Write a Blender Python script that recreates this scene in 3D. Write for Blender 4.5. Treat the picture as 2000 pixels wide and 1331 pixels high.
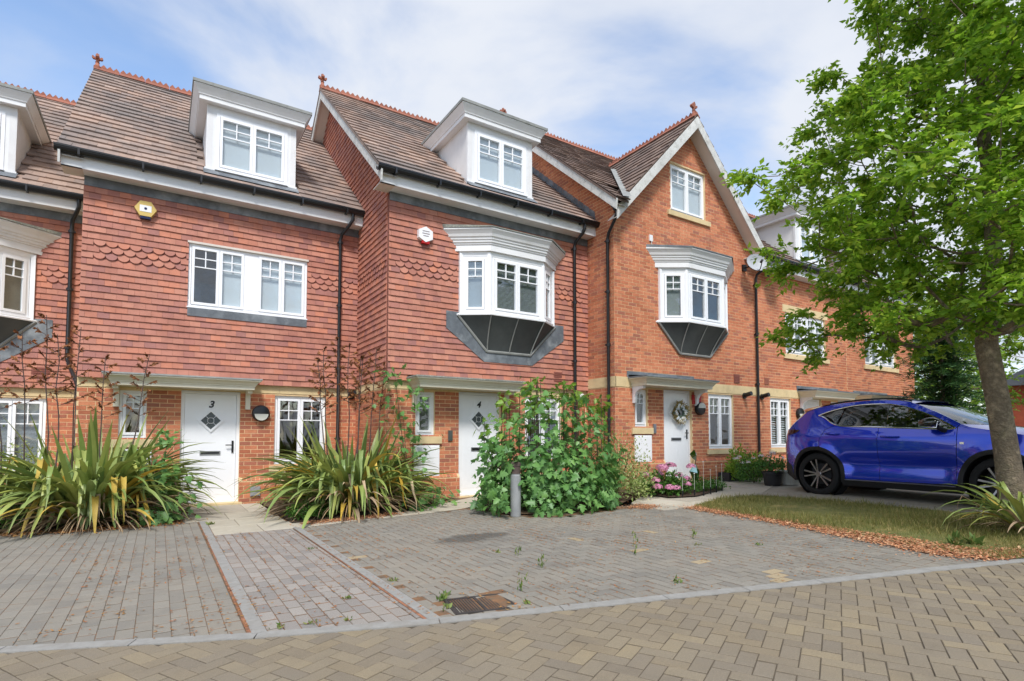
import bpy, bmesh, math, random
import numpy as np
from mathutils import Vector, Matrix
from mathutils.geometry import delaunay_2d_cdt
R = math.radians
rnd = random.Random(7)
nr = np.random.default_rng(11)
sc = bpy.context.scene
for o in list(bpy.data.objects): bpy.data.objects.remove(o)
COL = sc.collection

# ------------------------------------------------------------------ camera
CAM_H = 1.24; YAW = 0.567427; PITCH = 0.047259; FPX = 1081.19; SHY = 136.585
cd = bpy.data.cameras.new('camera'); cam = bpy.data.objects.new('camera', cd); COL.objects.link(cam)
cam.location = (0, 0, CAM_H); cam.rotation_euler = (math.pi/2 + PITCH, 0, -YAW)
cd.sensor_width = 36; cd.lens = 36*FPX/2000; cd.shift_y = SHY/2000; cd.clip_start = .05; cd.clip_end = 3000
sc.camera = cam
_F = np.array([math.sin(YAW)*math.cos(PITCH), math.cos(YAW)*math.cos(PITCH), math.sin(PITCH)])
_R = np.array([math.cos(YAW), -math.sin(YAW), 0]); _U = np.cross(_R, _F)
def size_in_photo(P, area):
    """how large a piece at P shows (0 when out of frame): used to pick which pieces are objects"""
    v = np.asarray(P) - np.array([0, 0, CAM_H]); z = v@_F
    if z < .3: return 0
    x = FPX*(v@_R)/z; y = 665.5 + SHY - FPX*(v@_U)/z
    return area*FPX*FPX/z/z if abs(x) < 1010 and -10 < y < 1341 else 0

# ------------------------------------------------------------------ sky, sun, exposure
SUN_EL = 52; SUN_AZ = 205      # degrees; azimuth clockwise from +Y
w = bpy.data.worlds.new('World'); sc.world = w; w.use_nodes = True
nt = w.node_tree; nt.nodes.clear(); N = nt.nodes.new; L = nt.links.new
out = N('ShaderNodeOutputWorld'); bg = N('ShaderNodeBackground'); L(bg.outputs[0], out.inputs[0])
sky = N('ShaderNodeTexSky'); sky.sky_type = 'NISHITA'; sky.sun_disc = False
sky.sun_elevation = R(SUN_EL); sky.sun_rotation = R(SUN_AZ); sky.air_density = 1.0; sky.dust_density = 0.6; sky.ozone_density = 1.6
tc = N('ShaderNodeTexCoord'); sep = N('ShaderNodeSeparateXYZ'); L(tc.outputs['Generated'], sep.inputs[0])
zz = N('ShaderNodeMath'); zz.operation = 'MAXIMUM'; L(sep.outputs[2], zz.inputs[0]); zz.inputs[1].default_value = 0.0
za = N('ShaderNodeMath'); za.operation = 'ADD'; L(zz.outputs[0], za.inputs[0]); za.inputs[1].default_value = 0.22
dx = N('ShaderNodeMath'); dx.operation = 'DIVIDE'; L(sep.outputs[0], dx.inputs[0]); L(za.outputs[0], dx.inputs[1])
dy = N('ShaderNodeMath'); dy.operation = 'DIVIDE'; L(sep.outputs[1], dy.inputs[0]); L(za.outputs[0], dy.inputs[1])
cmb = N('ShaderNodeCombineXYZ'); L(dx.outputs[0], cmb.inputs[0]); L(dy.outputs[0], cmb.inputs[1])
CLOUD_OFF = (-1.53, -3.82, 7.6)
mp = N('ShaderNodeVectorMath'); mp.operation = 'ADD'; L(cmb.outputs[0], mp.inputs[0]); mp.inputs[1].default_value = CLOUD_OFF
n1 = N('ShaderNodeTexNoise'); n1.inputs['Scale'].default_value = 1.15; n1.inputs['Detail'].default_value = 7; n1.inputs['Roughness'].default_value = .52; n1.inputs['Distortion'].default_value = .35
L(mp.outputs[0], n1.inputs['Vector'])
cr = N('ShaderNodeValToRGB'); cr.color_ramp.elements[0].position = .37; cr.color_ramp.elements[1].position = .57; cr.color_ramp.interpolation = 'EASE'
L(n1.outputs['Fac'], cr.inputs[0])
n2 = N('ShaderNodeTexNoise'); n2.inputs['Scale'].default_value = 2.3; n2.inputs['Detail'].default_value = 5; L(mp.outputs[0], n2.inputs['Vector'])
cc = N('ShaderNodeValToRGB'); cc.color_ramp.elements[0].position = .3; cc.color_ramp.elements[0].color = (4.7, 5.2, 6.2, 1); cc.color_ramp.elements[1].position = .62; cc.color_ramp.elements[1].color = (5.9, 6.2, 6.8, 1)
L(n2.outputs['Fac'], cc.inputs[0])
sg = N('ShaderNodeMix'); sg.data_type = 'RGBA'; sg.blend_type = 'MULTIPLY'; sg.inputs[0].default_value = 1
L(sky.outputs[0], sg.inputs[6]); sg.inputs[7].default_value = (2.15, 2.1, 2.05, 1)
mx = N('ShaderNodeMix'); mx.data_type = 'RGBA'; L(cr.outputs[0], mx.inputs[0]); L(sg.outputs[2], mx.inputs[6]); L(cc.outputs[0], mx.inputs[7])
L(mx.outputs[2], bg.inputs[0]); bg.inputs[1].default_value = 0.1
sd = bpy.data.lights.new('sun', 'SUN'); sd.energy = 2.6; sd.angle = R(12); sd.color = (1, .968, .92)
so = bpy.data.objects.new('sun', sd); COL.objects.link(so)
_s = Vector((math.sin(R(SUN_AZ))*math.cos(R(SUN_EL)), math.cos(R(SUN_AZ))*math.cos(R(SUN_EL)), math.sin(R(SUN_EL))))
so.rotation_euler = _s.to_track_quat('Z', 'Y').to_euler(); so.location = (0, -5, 30)
vs = sc.view_settings; vs.view_transform = 'Standard'; vs.look = 'None'; vs.exposure = 0.48; vs.gamma = 1; vs.use_curve_mapping = False

# ------------------------------------------------------------------ materials
MATS = {}
def srgb(r, g, b):
    f = lambda c: (c/255/12.92 if c/255 <= .04045 else ((c/255+.055)/1.055)**2.4)
    return (f(r), f(g), f(b), 1)
def mat(name, cols, rough=.7, piece=False, nscale=6, namt=.15, bump=0, bscale=60, spec=.35, metallic=0, weather=None,
        trans=0, coat=0, pos=None, noise_ramp=True, bdist=.01, sheen=0):
    """procedural material. piece: colour picked per piece (object or island) from cols, else by noise"""
    m = bpy.data.materials.new(name); m.use_nodes = True; t = m.node_tree; t.nodes.clear()
    N = t.nodes.new; L = t.links.new
    o = N('ShaderNodeOutputMaterial'); b = N('ShaderNodeBsdfPrincipled')
    b.inputs['Roughness'].default_value = rough; b.inputs['Specular IOR Level'].default_value = spec; b.inputs['Metallic'].default_value = metallic
    if coat: b.inputs['Coat Weight'].default_value = coat; b.inputs['Coat Roughness'].default_value = .02; b.inputs['Coat IOR'].default_value = 1.75
    geo = N('ShaderNodeNewGeometry')
    rp = N('ShaderNodeValToRGB'); el = rp.color_ramp.elements
    n = len(cols)
    while len(el) < n: el.new(.5)
    for i, c in enumerate(cols):
        el[i].position = (pos[i] if pos else (i/(n-1) if n > 1 else 0)); el[i].color = c
    if n == 1: el[1].color = cols[0]
    if piece:
        oi = N('ShaderNodeObjectInfo'); ad = N('ShaderNodeMath'); ad.operation = 'ADD'
        L(oi.outputs['Random'], ad.inputs[0]); L(geo.outputs['Random Per Island'], ad.inputs[1])
        fr = N('ShaderNodeMath'); fr.operation = 'FRACT'; L(ad.outputs[0], fr.inputs[0]); L(fr.outputs[0], rp.inputs[0])
    else:
        nz = N('ShaderNodeTexNoise'); nz.inputs['Scale'].default_value = nscale*.4; nz.inputs['Detail'].default_value = 6
        nz.inputs['Roughness'].default_value = .6
        L(geo.outputs['Position'], nz.inputs['Vector'])
        mr = N('ShaderNodeMapRange'); mr.inputs[1].default_value = .3; mr.inputs[2].default_value = .7; L(nz.outputs['Fac'], mr.inputs[0]); L(mr.outputs[0], rp.inputs[0])
    last = rp.outputs[0]
    if namt:
        nf = N('ShaderNodeTexNoise'); nf.inputs['Scale'].default_value = nscale; nf.inputs['Detail'].default_value = 5; nf.inputs['Roughness'].default_value = .65
        L(geo.outputs['Position'], nf.inputs['Vector'])
        m2 = N('ShaderNodeMapRange'); m2.inputs[1].default_value = .25; m2.inputs[2].default_value = .75
        m2.inputs[3].default_value = 1-namt; m2.inputs[4].default_value = 1+namt; L(nf.outputs['Fac'], m2.inputs[0])
        mu = N('ShaderNodeMix'); mu.data_type = 'RGBA'; mu.blend_type = 'MULTIPLY'; mu.inputs[0].default_value = 1
        L(last, mu.inputs[6]); L(m2.outputs[0], mu.inputs[7]); last = mu.outputs[2]
    for (ws, wc, wa, wlo, whi) in (weather or []):
        wn = N('ShaderNodeTexNoise'); wn.inputs['Scale'].default_value = ws; wn.inputs['Detail'].default_value = 8; wn.inputs['Roughness'].default_value = .68
        L(geo.outputs['Position'], wn.inputs['Vector'])
        wr = N('ShaderNodeMapRange'); wr.inputs[1].default_value = wlo; wr.inputs[2].default_value = whi; wr.inputs[4].default_value = wa; L(wn.outputs['Fac'], wr.inputs[0])
        wm = N('ShaderNodeMix'); wm.data_type = 'RGBA'; L(wr.outputs[0], wm.inputs[0]); L(last, wm.inputs[6]); wm.inputs[7].default_value = wc; last = wm.outputs[2]
    L(last, b.inputs['Base Color'])
    if bump:
        nb = N('ShaderNodeTexNoise'); nb.inputs['Scale'].default_value = bscale; nb.inputs['Detail'].default_value = 4; L(geo.outputs['Position'], nb.inputs['Vector'])
        bp = N('ShaderNodeBump'); bp.inputs['Strength'].default_value = bump; bp.inputs['Distance'].default_value = bdist; L(nb.outputs['Fac'], bp.inputs['Height']); L(bp.outputs[0], b.inputs['Normal'])
    if trans:
        tr = N('ShaderNodeBsdfTranslucent'); L(last, tr.inputs[0]); ms = N('ShaderNodeMixShader'); ms.inputs[0].default_value = trans
        L(b.outputs[0], ms.inputs[1]); L(tr.outputs[0], ms.inputs[2]); L(ms.outputs[0], o.inputs[0])
    else: L(b.outputs[0], o.inputs[0])
    MATS[name] = m; return m
def glass(name, tint, ior, refl=(1, 1, 1, 1), wave=.035):
    m = bpy.data.materials.new(name); m.use_nodes = True; t = m.node_tree; t.nodes.clear(); N = t.nodes.new; L = t.links.new
    o = N('ShaderNodeOutputMaterial'); tr = N('ShaderNodeBsdfTransparent'); tr.inputs[0].default_value = tint
    gl = N('ShaderNodeBsdfGlossy'); gl.inputs['Roughness'].default_value = .015; gl.inputs[0].default_value = refl
    geo = N('ShaderNodeNewGeometry'); nz = N('ShaderNodeTexNoise'); nz.inputs['Scale'].default_value = 1.6; L(geo.outputs['Position'], nz.inputs['Vector'])
    bp = N('ShaderNodeBump'); bp.inputs['Strength'].default_value = wave; bp.inputs['Distance'].default_value = .3; L(nz.outputs['Fac'], bp.inputs['Height']); L(bp.outputs[0], gl.inputs['Normal'])
    # Schlick reflectance, the same from both faces of the pane
    dt = N('ShaderNodeVectorMath'); dt.operation = 'DOT_PRODUCT'; L(geo.outputs['Incoming'], dt.inputs[0]); L(geo.outputs['Normal'], dt.inputs[1])
    ab = N('ShaderNodeMath'); ab.operation = 'ABSOLUTE'; L(dt.outputs['Value'], ab.inputs[0])
    om = N('ShaderNodeMath'); om.operation = 'SUBTRACT'; om.inputs[0].default_value = 1; L(ab.outputs[0], om.inputs[1])
    pw = N('ShaderNodeMath'); pw.operation = 'POWER'; L(om.outputs[0], pw.inputs[0]); pw.inputs[1].default_value = 5
    f0 = ((ior-1)/(ior+1))**2
    fr = N('ShaderNodeMath'); fr.operation = 'MULTIPLY_ADD'; L(pw.outputs[0], fr.inputs[0]); fr.inputs[1].default_value = 1-f0; fr.inputs[2].default_value = f0
    ms = N('ShaderNodeMixShader'); L(fr.outputs[0], ms.inputs[0]); L(tr.outputs[0], ms.inputs[1]); L(gl.outputs[0], ms.inputs[2]); L(ms.outputs[0], o.inputs[0])
    MATS[name] = m; return m

S = srgb
mat('brick', [S(172,104,76), S(196,120,86), S(202,128,94), S(206,134,98), S(188,114,82), S(182,114,90), S(160,102,82)], .85, True, 14, .16, .5, 90, weather=[(.9, S(150,88,64), .35, .5, .7), (3.2, S(214,168,138), .3, .6, .72)])
mat('brick_dark', [S(140,62,40), S(170,76,48), S(186,90,56), S(160,72,48), S(128,66,50)], .85, True, 14, .18, .5, 90)
mat('mortar', [S(236,208,164), S(222,192,148)], .95, False, 9, .12, .5, 120)
mat('hung_tile', [S(166,110,94), S(184,126,107), S(175,116,98), S(190,131,110), S(170,113,99), S(156,107,99), S(184,120,98), S(194,126,100)], .7, True, 5, .14, .3, 70, weather=[(.8, S(136,84,74), .38, .5, .7), (2.4, S(196,140,120), .3, .56, .7)])
mat('roof_tile', [S(140,122,112), S(160,138,125), S(170,147,133), S(150,129,118), S(164,138,122), S(142,126,118), S(156,132,117)], .85, True, 5, .14, .4, 60,
    weather=[(.5, S(112,106,103), .8, .44, .62), (1.7, S(96,90,86), .45, .54, .68), (30, S(176,160,140), .4, .62, .72)])
mat('roof_tile_brown', [S(108,92,84), S(126,106,97), S(136,116,104), S(116,98,89), S(110,97,91)], .85, True, 5, .14, .4, 60,
    weather=[(.6, S(84,76,72), .55, .5, .64), (30, S(170,156,136), .4, .62, .72)])
mat('ridge', [S(150,94,76), S(164,106,86), S(138,88,72)], .85, True, 12, .18, .4, 60, weather=[(20, S(120,110,96), .5, .58, .7)])
mat('upvc', [S(244,245,247), S(238,240,243)], .28, False, 3, .02, spec=.5)
mat('white_wood', [S(232,233,234), S(222,223,224)], .5, False, 2, .04, weather=[(2.2, S(190,186,176), .35, .56, .72)])
mat('render_white', [S(228,228,228), S(216,216,216)], .8, False, 3, .05, .2, 80, weather=[(1.3, S(190,186,180), .4, .52, .7)])
mat('cream_wood', [S(224,218,198), S(214,207,186)], .55, False, 3, .05, weather=[(5, S(176,168,148), .35, .58, .72)])
mat('barge', [S(214,214,210), S(196,196,192)], .7, False, 5, .08, .2, 60, weather=[(6, S(140,138,130), .6, .5, .66), (24, S(120,116,84), .5, .6, .7)])
mat('soffit', [S(222,214,204), S(210,202,192)], .7, False, 3, .04)
mat('stone', [S(222,200,156), S(208,186,142)], .85, False, 5, .08, .3, 70, weather=[(4, S(176,160,128), .4, .55, .72)])
mat('lead', [S(120,126,132), S(92,98,104), S(140,146,150)], .55, False, 5, .15, .2, 30, spec=.5, weather=[(3.5, S(168,172,174), .4, .55, .7)])
mat('lead_dark', [S(88,92,92), S(70,74,75)], .55, False, 4, .1, .1, 30)
mat('lead_grey', [S(150,152,148), S(128,130,128)], .6, False, 6, .12, .2, 40, weather=[(8, S(96,98,90), .5, .54, .68)])
mat('lead_lichen', [S(140,142,136), S(118,120,114)], .8, False, 20, .2, .6, 80, weather=[(26, S(170,168,150), .7, .52, .62), (18, S(96,92,70), .6, .58, .68)])
mat('black_plastic', [S(26,27,30), S(34,35,38)], .35, False, 5, .08, spec=.5)
mat('grey_plastic', [S(150,152,154)], .5, False, 5, .05)
mat('terracotta', [S(142,88,76), S(130,78,68)], .8, False, 20, .1)
mat('red_paint', [S(190,40,40), S(170,34,36)], .4, False, 9, .1)
mat('blind', [S(206,213,219), S(198,206,213)], .8, False, 2, .03)  # pale blind cloth; also painted sky reflection behind the flat window
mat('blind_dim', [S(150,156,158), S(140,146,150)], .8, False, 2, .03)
mat('curtain', [S(120,118,110), S(104,102,96)], .9, False, 3, .1)
mat('interior', [S(86,84,80)], .9, False, 2, .1)
mat('gold', [S(216,188,112), S(206,178,104)], .4, False, 8, .06)
mat('navy', [S(24,34,74)], .3, False, 8, .05)
mat('white_gloss', [S(238,238,240)], .3, False, 8, .02)
mat('print_grey', [S(150,140,142)], .6, False, 8, .02)
mat('black_metal', [S(18,18,20)], .4, False, 8, .05, spec=.5)
mat('steel', [S(150,150,152)], .3, False, 8, .05, metallic=.9)
mat('lens_frost', [S(206,206,196)], .35, False, 8, .03)
mat('dish', [S(176,180,184), S(160,164,168)], .5, False, 4, .06)
glass('window_glass', (.93, .95, .95, 1), 1.75)
glass('door_glass', (.35, .38, .38, 1), 1.6)
glass('car_glass', (.42, .47, .47, 1), 2.1, wave=0)
glass('car_glass_dark', (.10, .105, .11, 1), 1.75, wave=0)

# ------------------------------------------------------------------ helpers
def link(o): COL.objects.link(o); return o
def tag(o, label=None, cat=None, group=None, kind=None):
    if label: o['label'] = label
    if cat: o['category'] = cat
    if group: o['group'] = group
    if kind: o['kind'] = kind
    return o
def empty(name, loc, label, cat, group=None):
    o = bpy.data.objects.new(name, None); o.location = loc; o.empty_display_size = .2; link(o)
    o['_w'] = 1; del o['_w']
    return tag(o, label, cat, group)
def attach(o, parent):
    if parent is not None:
        o.parent = parent
        P = parent; M = Matrix.Identity(4)
        chain = []
        while P is not None: chain.append(P); P = P.parent
        for q in reversed(chain): M = M @ q.matrix_parent_inverse @ q.matrix_basis
        o.matrix_parent_inverse = M.inverted()
    return o
def mesh_np(name, V, F, smooth=False):
    """V (n,3), F list of index lists or (m,k) array"""
    me = bpy.data.meshes.new(name)
    V = np.asarray(V, dtype=np.float64)
    if isinstance(F, np.ndarray):
        m, k = F.shape
        me.vertices.add(len(V)); me.vertices.foreach_set('co', V.astype(np.float32).ravel())
        me.loops.add(m*k); me.loops.foreach_set('vertex_index', F.astype(np.int32).ravel())
        me.polygons.add(m); me.polygons.foreach_set('loop_start', np.arange(0, m*k, k, dtype=np.int32))
        me.update(calc_edges=True); me.validate()
    else:
        me.from_pydata(V.tolist(), [], F)
    if smooth:
        me.polygons.foreach_set('use_smooth', [True]*len(me.polygons))
    me.update(); return me
def mobj(name, me, m, parent=None):
    if m is not None and len(me.materials) == 0: me.materials.append(MATS[m] if isinstance(m, str) else m)
    return attach(link(bpy.data.objects.new(name, me)), parent)
class Fr:
    """a wall frame: origin, u axis (along), n axis (outwards), z up"""
    def __init__(s, O, U, Nn): s.O = np.array(O, float); s.U = np.array(U, float); s.N = np.array(Nn, float); s.Z = np.array([0, 0, 1.])
    def P(s, u, z, d=0): return s.O + s.U*u + s.Z*z + s.N*d
class MB:
    def __init__(s): s.v = []; s.f = []
    def add(s, V, F):
        b = len(s.v); s.v += [tuple(p) for p in V]; s.f += [[i+b for i in q] for q in F]; return s
    def box(s, x0, x1, y0, y1, z0, z1):
        return s.add([(x0,y0,z0),(x1,y0,z0),(x1,y1,z0),(x0,y1,z0),(x0,y0,z1),(x1,y0,z1),(x1,y1,z1),(x0,y1,z1)],
                     [[0,3,2,1],[4,5,6,7],[0,1,5,4],[1,2,6,5],[2,3,7,6],[3,0,4,7]])
    def obox(s, fr, u0, u1, z0, z1, d0, d1):
        V = [fr.P(u,z,d) for d in (d0,d1) for (u,z) in ((u0,z0),(u1,z0),(u1,z1),(u0,z1))]
        return s.add(V, [[0,1,2,3],[7,6,5,4],[0,4,5,1],[1,5,6,2],[2,6,7,3],[3,7,4,0]])
    def prism(s, poly, A, B):
        """poly 2D list; A(p) and B(p) map to the two ends"""
        n = len(poly); V = [A(p) for p in poly] + [B(p) for p in poly]
        return s.add(V, [list(range(n))[::-1], list(range(n, 2*n))] + [[i, (i+1)%n, n+(i+1)%n, n+i] for i in range(n)])
    def tube(s, pts, r, k=8, cap=True, r1=None):
        pts = [Vector(p) for p in pts]; n = len(pts); rings = []
        for i, p in enumerate(pts):
            t = (pts[min(i+1,n-1)] - pts[max(i-1,0)]).normalized()
            a = t.orthogonal().normalized() if i == 0 else (a - t*a.dot(t)).normalized()
            b = t.cross(a); rr = r if r1 is None else r + (r1-r)*i/(n-1)
            if isinstance(r, (list, tuple)): rr = r[i]
            rings.append([p + (a*math.cos(2*math.pi*j/k) + b*math.sin(2*math.pi*j/k))*rr for j in range(k)])
        V = [q for g in rings for q in g]
        F = [[i*k+j, i*k+(j+1)%k, (i+1)*k+(j+1)%k, (i+1)*k+j] for i in range(n-1) for j in range(k)]
        if cap: F += [list(range(k))[::-1], list(range((n-1)*k, n*k))]
        return s.add(V, F)
    def lathe(s, prof, c, k=16, axis=(0,0,1), cap=True):
        ax = Vector(axis).normalized(); a = ax.orthogonal().normalized(); b = ax.cross(a); c = Vector(c)
        V = [c + ax*h + (a*math.cos(2*math.pi*j/k) + b*math.sin(2*math.pi*j/k))*r for (r, h) in prof for j in range(k)]
        n = len(prof)
        F = [[i*k+j, i*k+(j+1)%k, (i+1)*k+(j+1)%k, (i+1)*k+j] for i in range(n-1) for j in range(k)]
        return s.add(V, F + ([list(range(k))[::-1], list(range((n-1)*k, n*k))] if cap else []))
    def sweep(s, path, prof, closed=False, cap=True):
        """path: plan polyline [(x,y)], outside on its right-hand side; prof [(out,z)]"""
        P = [Vector((p[0], p[1])) for p in path]; n = len(P); rows = []
        for i in range(n):
            d0 = (P[i]-P[i-1]).normalized() if i > 0 or closed else None
            d1 = (P[(i+1)%n]-P[i]).normalized() if i < n-1 or closed else None
            if d0 is None: d0 = d1
            if d1 is None: d1 = d0
            n0 = Vector((d0.y, -d0.x)); n1 = Vector((d1.y, -d1.x)); m = (n0+n1); m = m/max(m.dot(n0), .2)
            rows.append([(P[i].x+m.x*o, P[i].y+m.y*o, z) for (o, z) in prof])
        k = len(prof); V = [q for r_ in rows for q in r_]
        F = [[i*k+j, i*k+j+1, (i+1)*k+j+1, (i+1)*k+j] for i in range(n-1) for j in range(k-1)]
        if cap: F += [list(range(k))[::-1], list(range((n-1)*k, n*k))]
        return s.add(V, F)
    def build(s, name, m, parent=None, smooth=False):
        me = bpy.data.meshes.new(name); me.from_pydata([tuple(map(float, p)) for p in s.v], [], s.f)
        bm = bmesh.new(); bm.from_mesh(me); bmesh.ops.recalc_face_normals(bm, faces=bm.faces); bm.to_mesh(me); bm.free()
        if smooth:
            me.polygons.foreach_set('use_smooth', [True]*len(me.polygons))
            try: me.set_sharp_from_angle(angle=R(38))
            except Exception: pass
        return mobj(name, me, m, parent)

# unit pieces: u,v in [-.5,.5], n up from 0 (back left open: it sits on its backing)
def _box_unit():
    V = [(-.5,-.5,0),(.5,-.5,0),(.5,.5,0),(-.5,.5,0),(-.5,-.5,1),(.5,-.5,1),(.5,.5,1),(-.5,.5,1)]
    return np.array(V), [[4,5,6,7],[0,1,5,4],[1,2,6,5],[2,3,7,6],[3,0,4,7]]
def _wedge_unit():
    V = [(-.5,-.5,0),(.5,-.5,0),(.5,.5,0),(-.5,.5,0),(-.5,-.5,1),(.5,-.5,1),(.5,.5,.12),(-.5,.5,.12)]
    return np.array(V), [[4,5,6,7],[0,1,5,4],[1,2,6,5],[3,0,4,7]]
def _scallop_unit():
    a = [(.5, .5), (-.5, .5), (-.5, .12)] + [(-.5*math.cos(t), .12 - .62*math.sin(t)) for t in np.linspace(.12, math.pi-.12, 8)] + [(.5, .12)]
    n = len(a); h = lambda v: .12 + .88*(.5-v)
    V = [(u, v, 0) for u, v in a] + [(u, v, h(v)) for u, v in a]
    return np.array(V), [list(range(n, 2*n))] + [[i, (i+1)%n, n+(i+1)%n, n+i] for i in range(2, n)]
UNIT = {'box': _box_unit(), 'wedge': _wedge_unit(), 'scallop': _scallop_unit()}
_umesh = {}
def frame_matrix(c, u, v, n, su, sv, sn):
    M = np.eye(4); M[:3, 0] = np.array(u)*su; M[:3, 1] = np.array(v)*sv; M[:3, 2] = np.array(n)*sn; M[:3, 3] = c; return M
def pieces(name, rest, parent, m, lst, cap=300):
    """lst of (unit shape, 4x4, area). The cap that show largest become objects sharing a mesh, the others one mesh"""
    sz = [size_in_photo(M[:3, 3], a) for (_, M, a) in lst]
    order = sorted(range(len(lst)), key=lambda i: -sz[i])
    top = [i for i in order[:cap] if sz[i] > 0]; ts = set(top)
    for i in top:
        sh, M, a = lst[i]
        key = (sh, m, name)
        if key not in _umesh:
            V, F = UNIT[sh]; me = mesh_np(name, V, F); me.materials.append(MATS[m]); _umesh[key] = me
        o = bpy.data.objects.new(name, _umesh[key]); COL.objects.link(o)
        o.parent = parent; o.matrix_basis = Matrix(M.tolist())
    V = []; F = []; b = 0
    for i in range(len(lst)):
        if i in ts: continue
        sh, M, a = lst[i]; v, f = UNIT[sh]
        V.append(v@M[:3, :3].T + M[:3, 3]); F += [[k+b for k in q] for q in f]; b += len(v)
    if V:
        o = mobj(rest, mesh_np(rest, np.vstack(V), F), m, None); o.parent = parent; o['kind'] = 'stuff'
# ------------------------------------------------------------------ wall and roof coverings
def cut(iv, holes, z):
    for (a, b, c, d) in holes:
        if c - .004 < z < d + .004:
            nx = []
            for (p, q) in iv:
                if b <= p or a >= q: nx.append((p, q)); continue
                if a - p > .02: nx.append((p, a))
                if q - b > .02: nx.append((b, q))
            iv = nx
    return iv
def brick_list(fr, u0, u1, z0, z1, holes=(), zb=0, rng=None, d=0, proud=.0035, keep=None):
    out = []; k0 = int(math.floor((z0-zb)/.075)); k = k0
    while zb + k*.075 < z1 - .03:
        za = max(zb+k*.075+.005, z0); zt = min(zb+k*.075+.070, z1); zm = (za+zt)/2
        lo, hi = rng(zm) if rng else (u0, u1)
        for (p, q) in cut([(max(u0, lo), min(u1, hi))], holes, zm):
            if q - p < .03: continue
            j = math.floor((p + (k % 2)*.1125)/.225) - 1
            while True:
                a = j*.225 - (k % 2)*.1125 + .005; b = a + .215; j += 1
                if a > q: break
                a = max(a, p+.002); b = min(b, q-.002)
                if b - a < .03: continue
                c = fr.P((a+b)/2, zm, d + rnd.uniform(-.0012, .0015))
                if keep and not keep(c): continue
                out.append(('box', frame_matrix(c, fr.U, fr.Z, fr.N, b-a, zt-za, proud), (b-a)*(zt-za)))
        k += 1
    return out
def hung_list(fr, u0, u1, z0, z1, holes=(), scallop=(), rng=None, keep=None, d=0, margin=.3, gauge=.11):
    out = []; k = 0; W = .166
    while z0 + k*gauge < z1 - .02:
        za = z0 + k*gauge; h = min(gauge, z1-za); zm = za + h/2
        lo, hi = rng(zm) if rng else (u0, u1)
        sc_ = any(s0 <= zm <= s1 for (s0, s1) in scallop)
        for (p, q) in cut([(max(u0, lo), min(u1, hi))], holes, zm):
            j = math.floor((p + (k % 2)*W/2)/W) - 1
            while True:
                a = j*W - (k % 2)*W/2 + .0012; b = a + W - .0024; j += 1
                if a > q: break
                full = a >= p - .01 and b <= q + .01
                a = max(a, p); b = min(b, q)
                if b - a < .025: continue
                round_ = sc_ and full and a > u0 + margin*.4 and b < u1 - margin*.4
                c = fr.P((a+b)/2, zm + rnd.uniform(-.002, .002), d)
                if keep and not keep(c): continue
                sn = .023 + rnd.uniform(-.004, .004)
                t = rnd.uniform(-.012, .012); U = fr.U*math.cos(t) + fr.Z*math.sin(t); Z = fr.Z*math.cos(t) - fr.U*math.sin(t)
                if round_: out.append(('scallop', frame_matrix(c, U, Z, fr.N, b-a, h+.004, sn+.004), (b-a)*h))
                else: out.append(('wedge', frame_matrix(c, U, Z, fr.N, b-a, h+.002, sn), (b-a)*h))
        k += 1
    return out
def roof_list(O, U, V, Nn, lu, lv, keep=None, gauge=.262, W=.205, lift=.030):
    """O lower left corner; U along eaves; V up the slope"""
    O = np.array(O, float); U = np.array(U, float); V = np.array(V, float); Nn = np.array(Nn, float); out = []
    k = 0
    while k*gauge < lv - .02:
        h = min(gauge, lv-k*gauge); a = -(k % 2)*W/2 - rnd.uniform(0, .03)
        while a < lu:
            p = max(a, 0) + .001; q = min(a+W, lu) - .001; a += W
            if q - p < .03: continue
            c = O + U*(p+q)/2 + V*(k*gauge + h/2 + rnd.uniform(-.004, .004))
            if keep and not keep(c): continue
            t = rnd.uniform(-.012, .012); u2 = U*math.cos(t)+V*math.sin(t); v2 = V*math.cos(t)-U*math.sin(t)
            out.append(('wedge', frame_matrix(c, u2, v2, Nn, q-p, h+.004, lift+rnd.uniform(-.004, .006)), (q-p)*h*.75))
        k += 1
    return out
def panel(fr, u0, u1, z0, z1, holes, mb, depth=.16, rng_poly=None):
    """wall face with openings and their reveals"""
    us = sorted({u0, u1} | {x for h in holes for x in h[:2] if u0 < x < u1}); zs = sorted({z0, z1} | {x for h in holes for x in h[2:] if z0 < x < z1})
    for a, b in zip(us, us[1:]):
        for c, d in zip(zs, zs[1:]):
            um, zm = (a+b)/2, (c+d)/2
            if any(h[0] < um < h[1] and h[2] < zm < h[3] for h in holes): continue
            mb.add([fr.P(a, c), fr.P(b, c), fr.P(b, d), fr.P(a, d)], [[0, 1, 2, 3]])
    for (a, b, c, d) in holes:
        q = [(a, c), (b, c), (b, d), (a, d)]
        for i in range(4):
            p0, p1 = q[i], q[(i+1) % 4]
            mb.add([fr.P(*p0), fr.P(*p1), fr.P(*p1, -depth), fr.P(*p0, -depth)], [[0, 1, 2, 3]])

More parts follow.
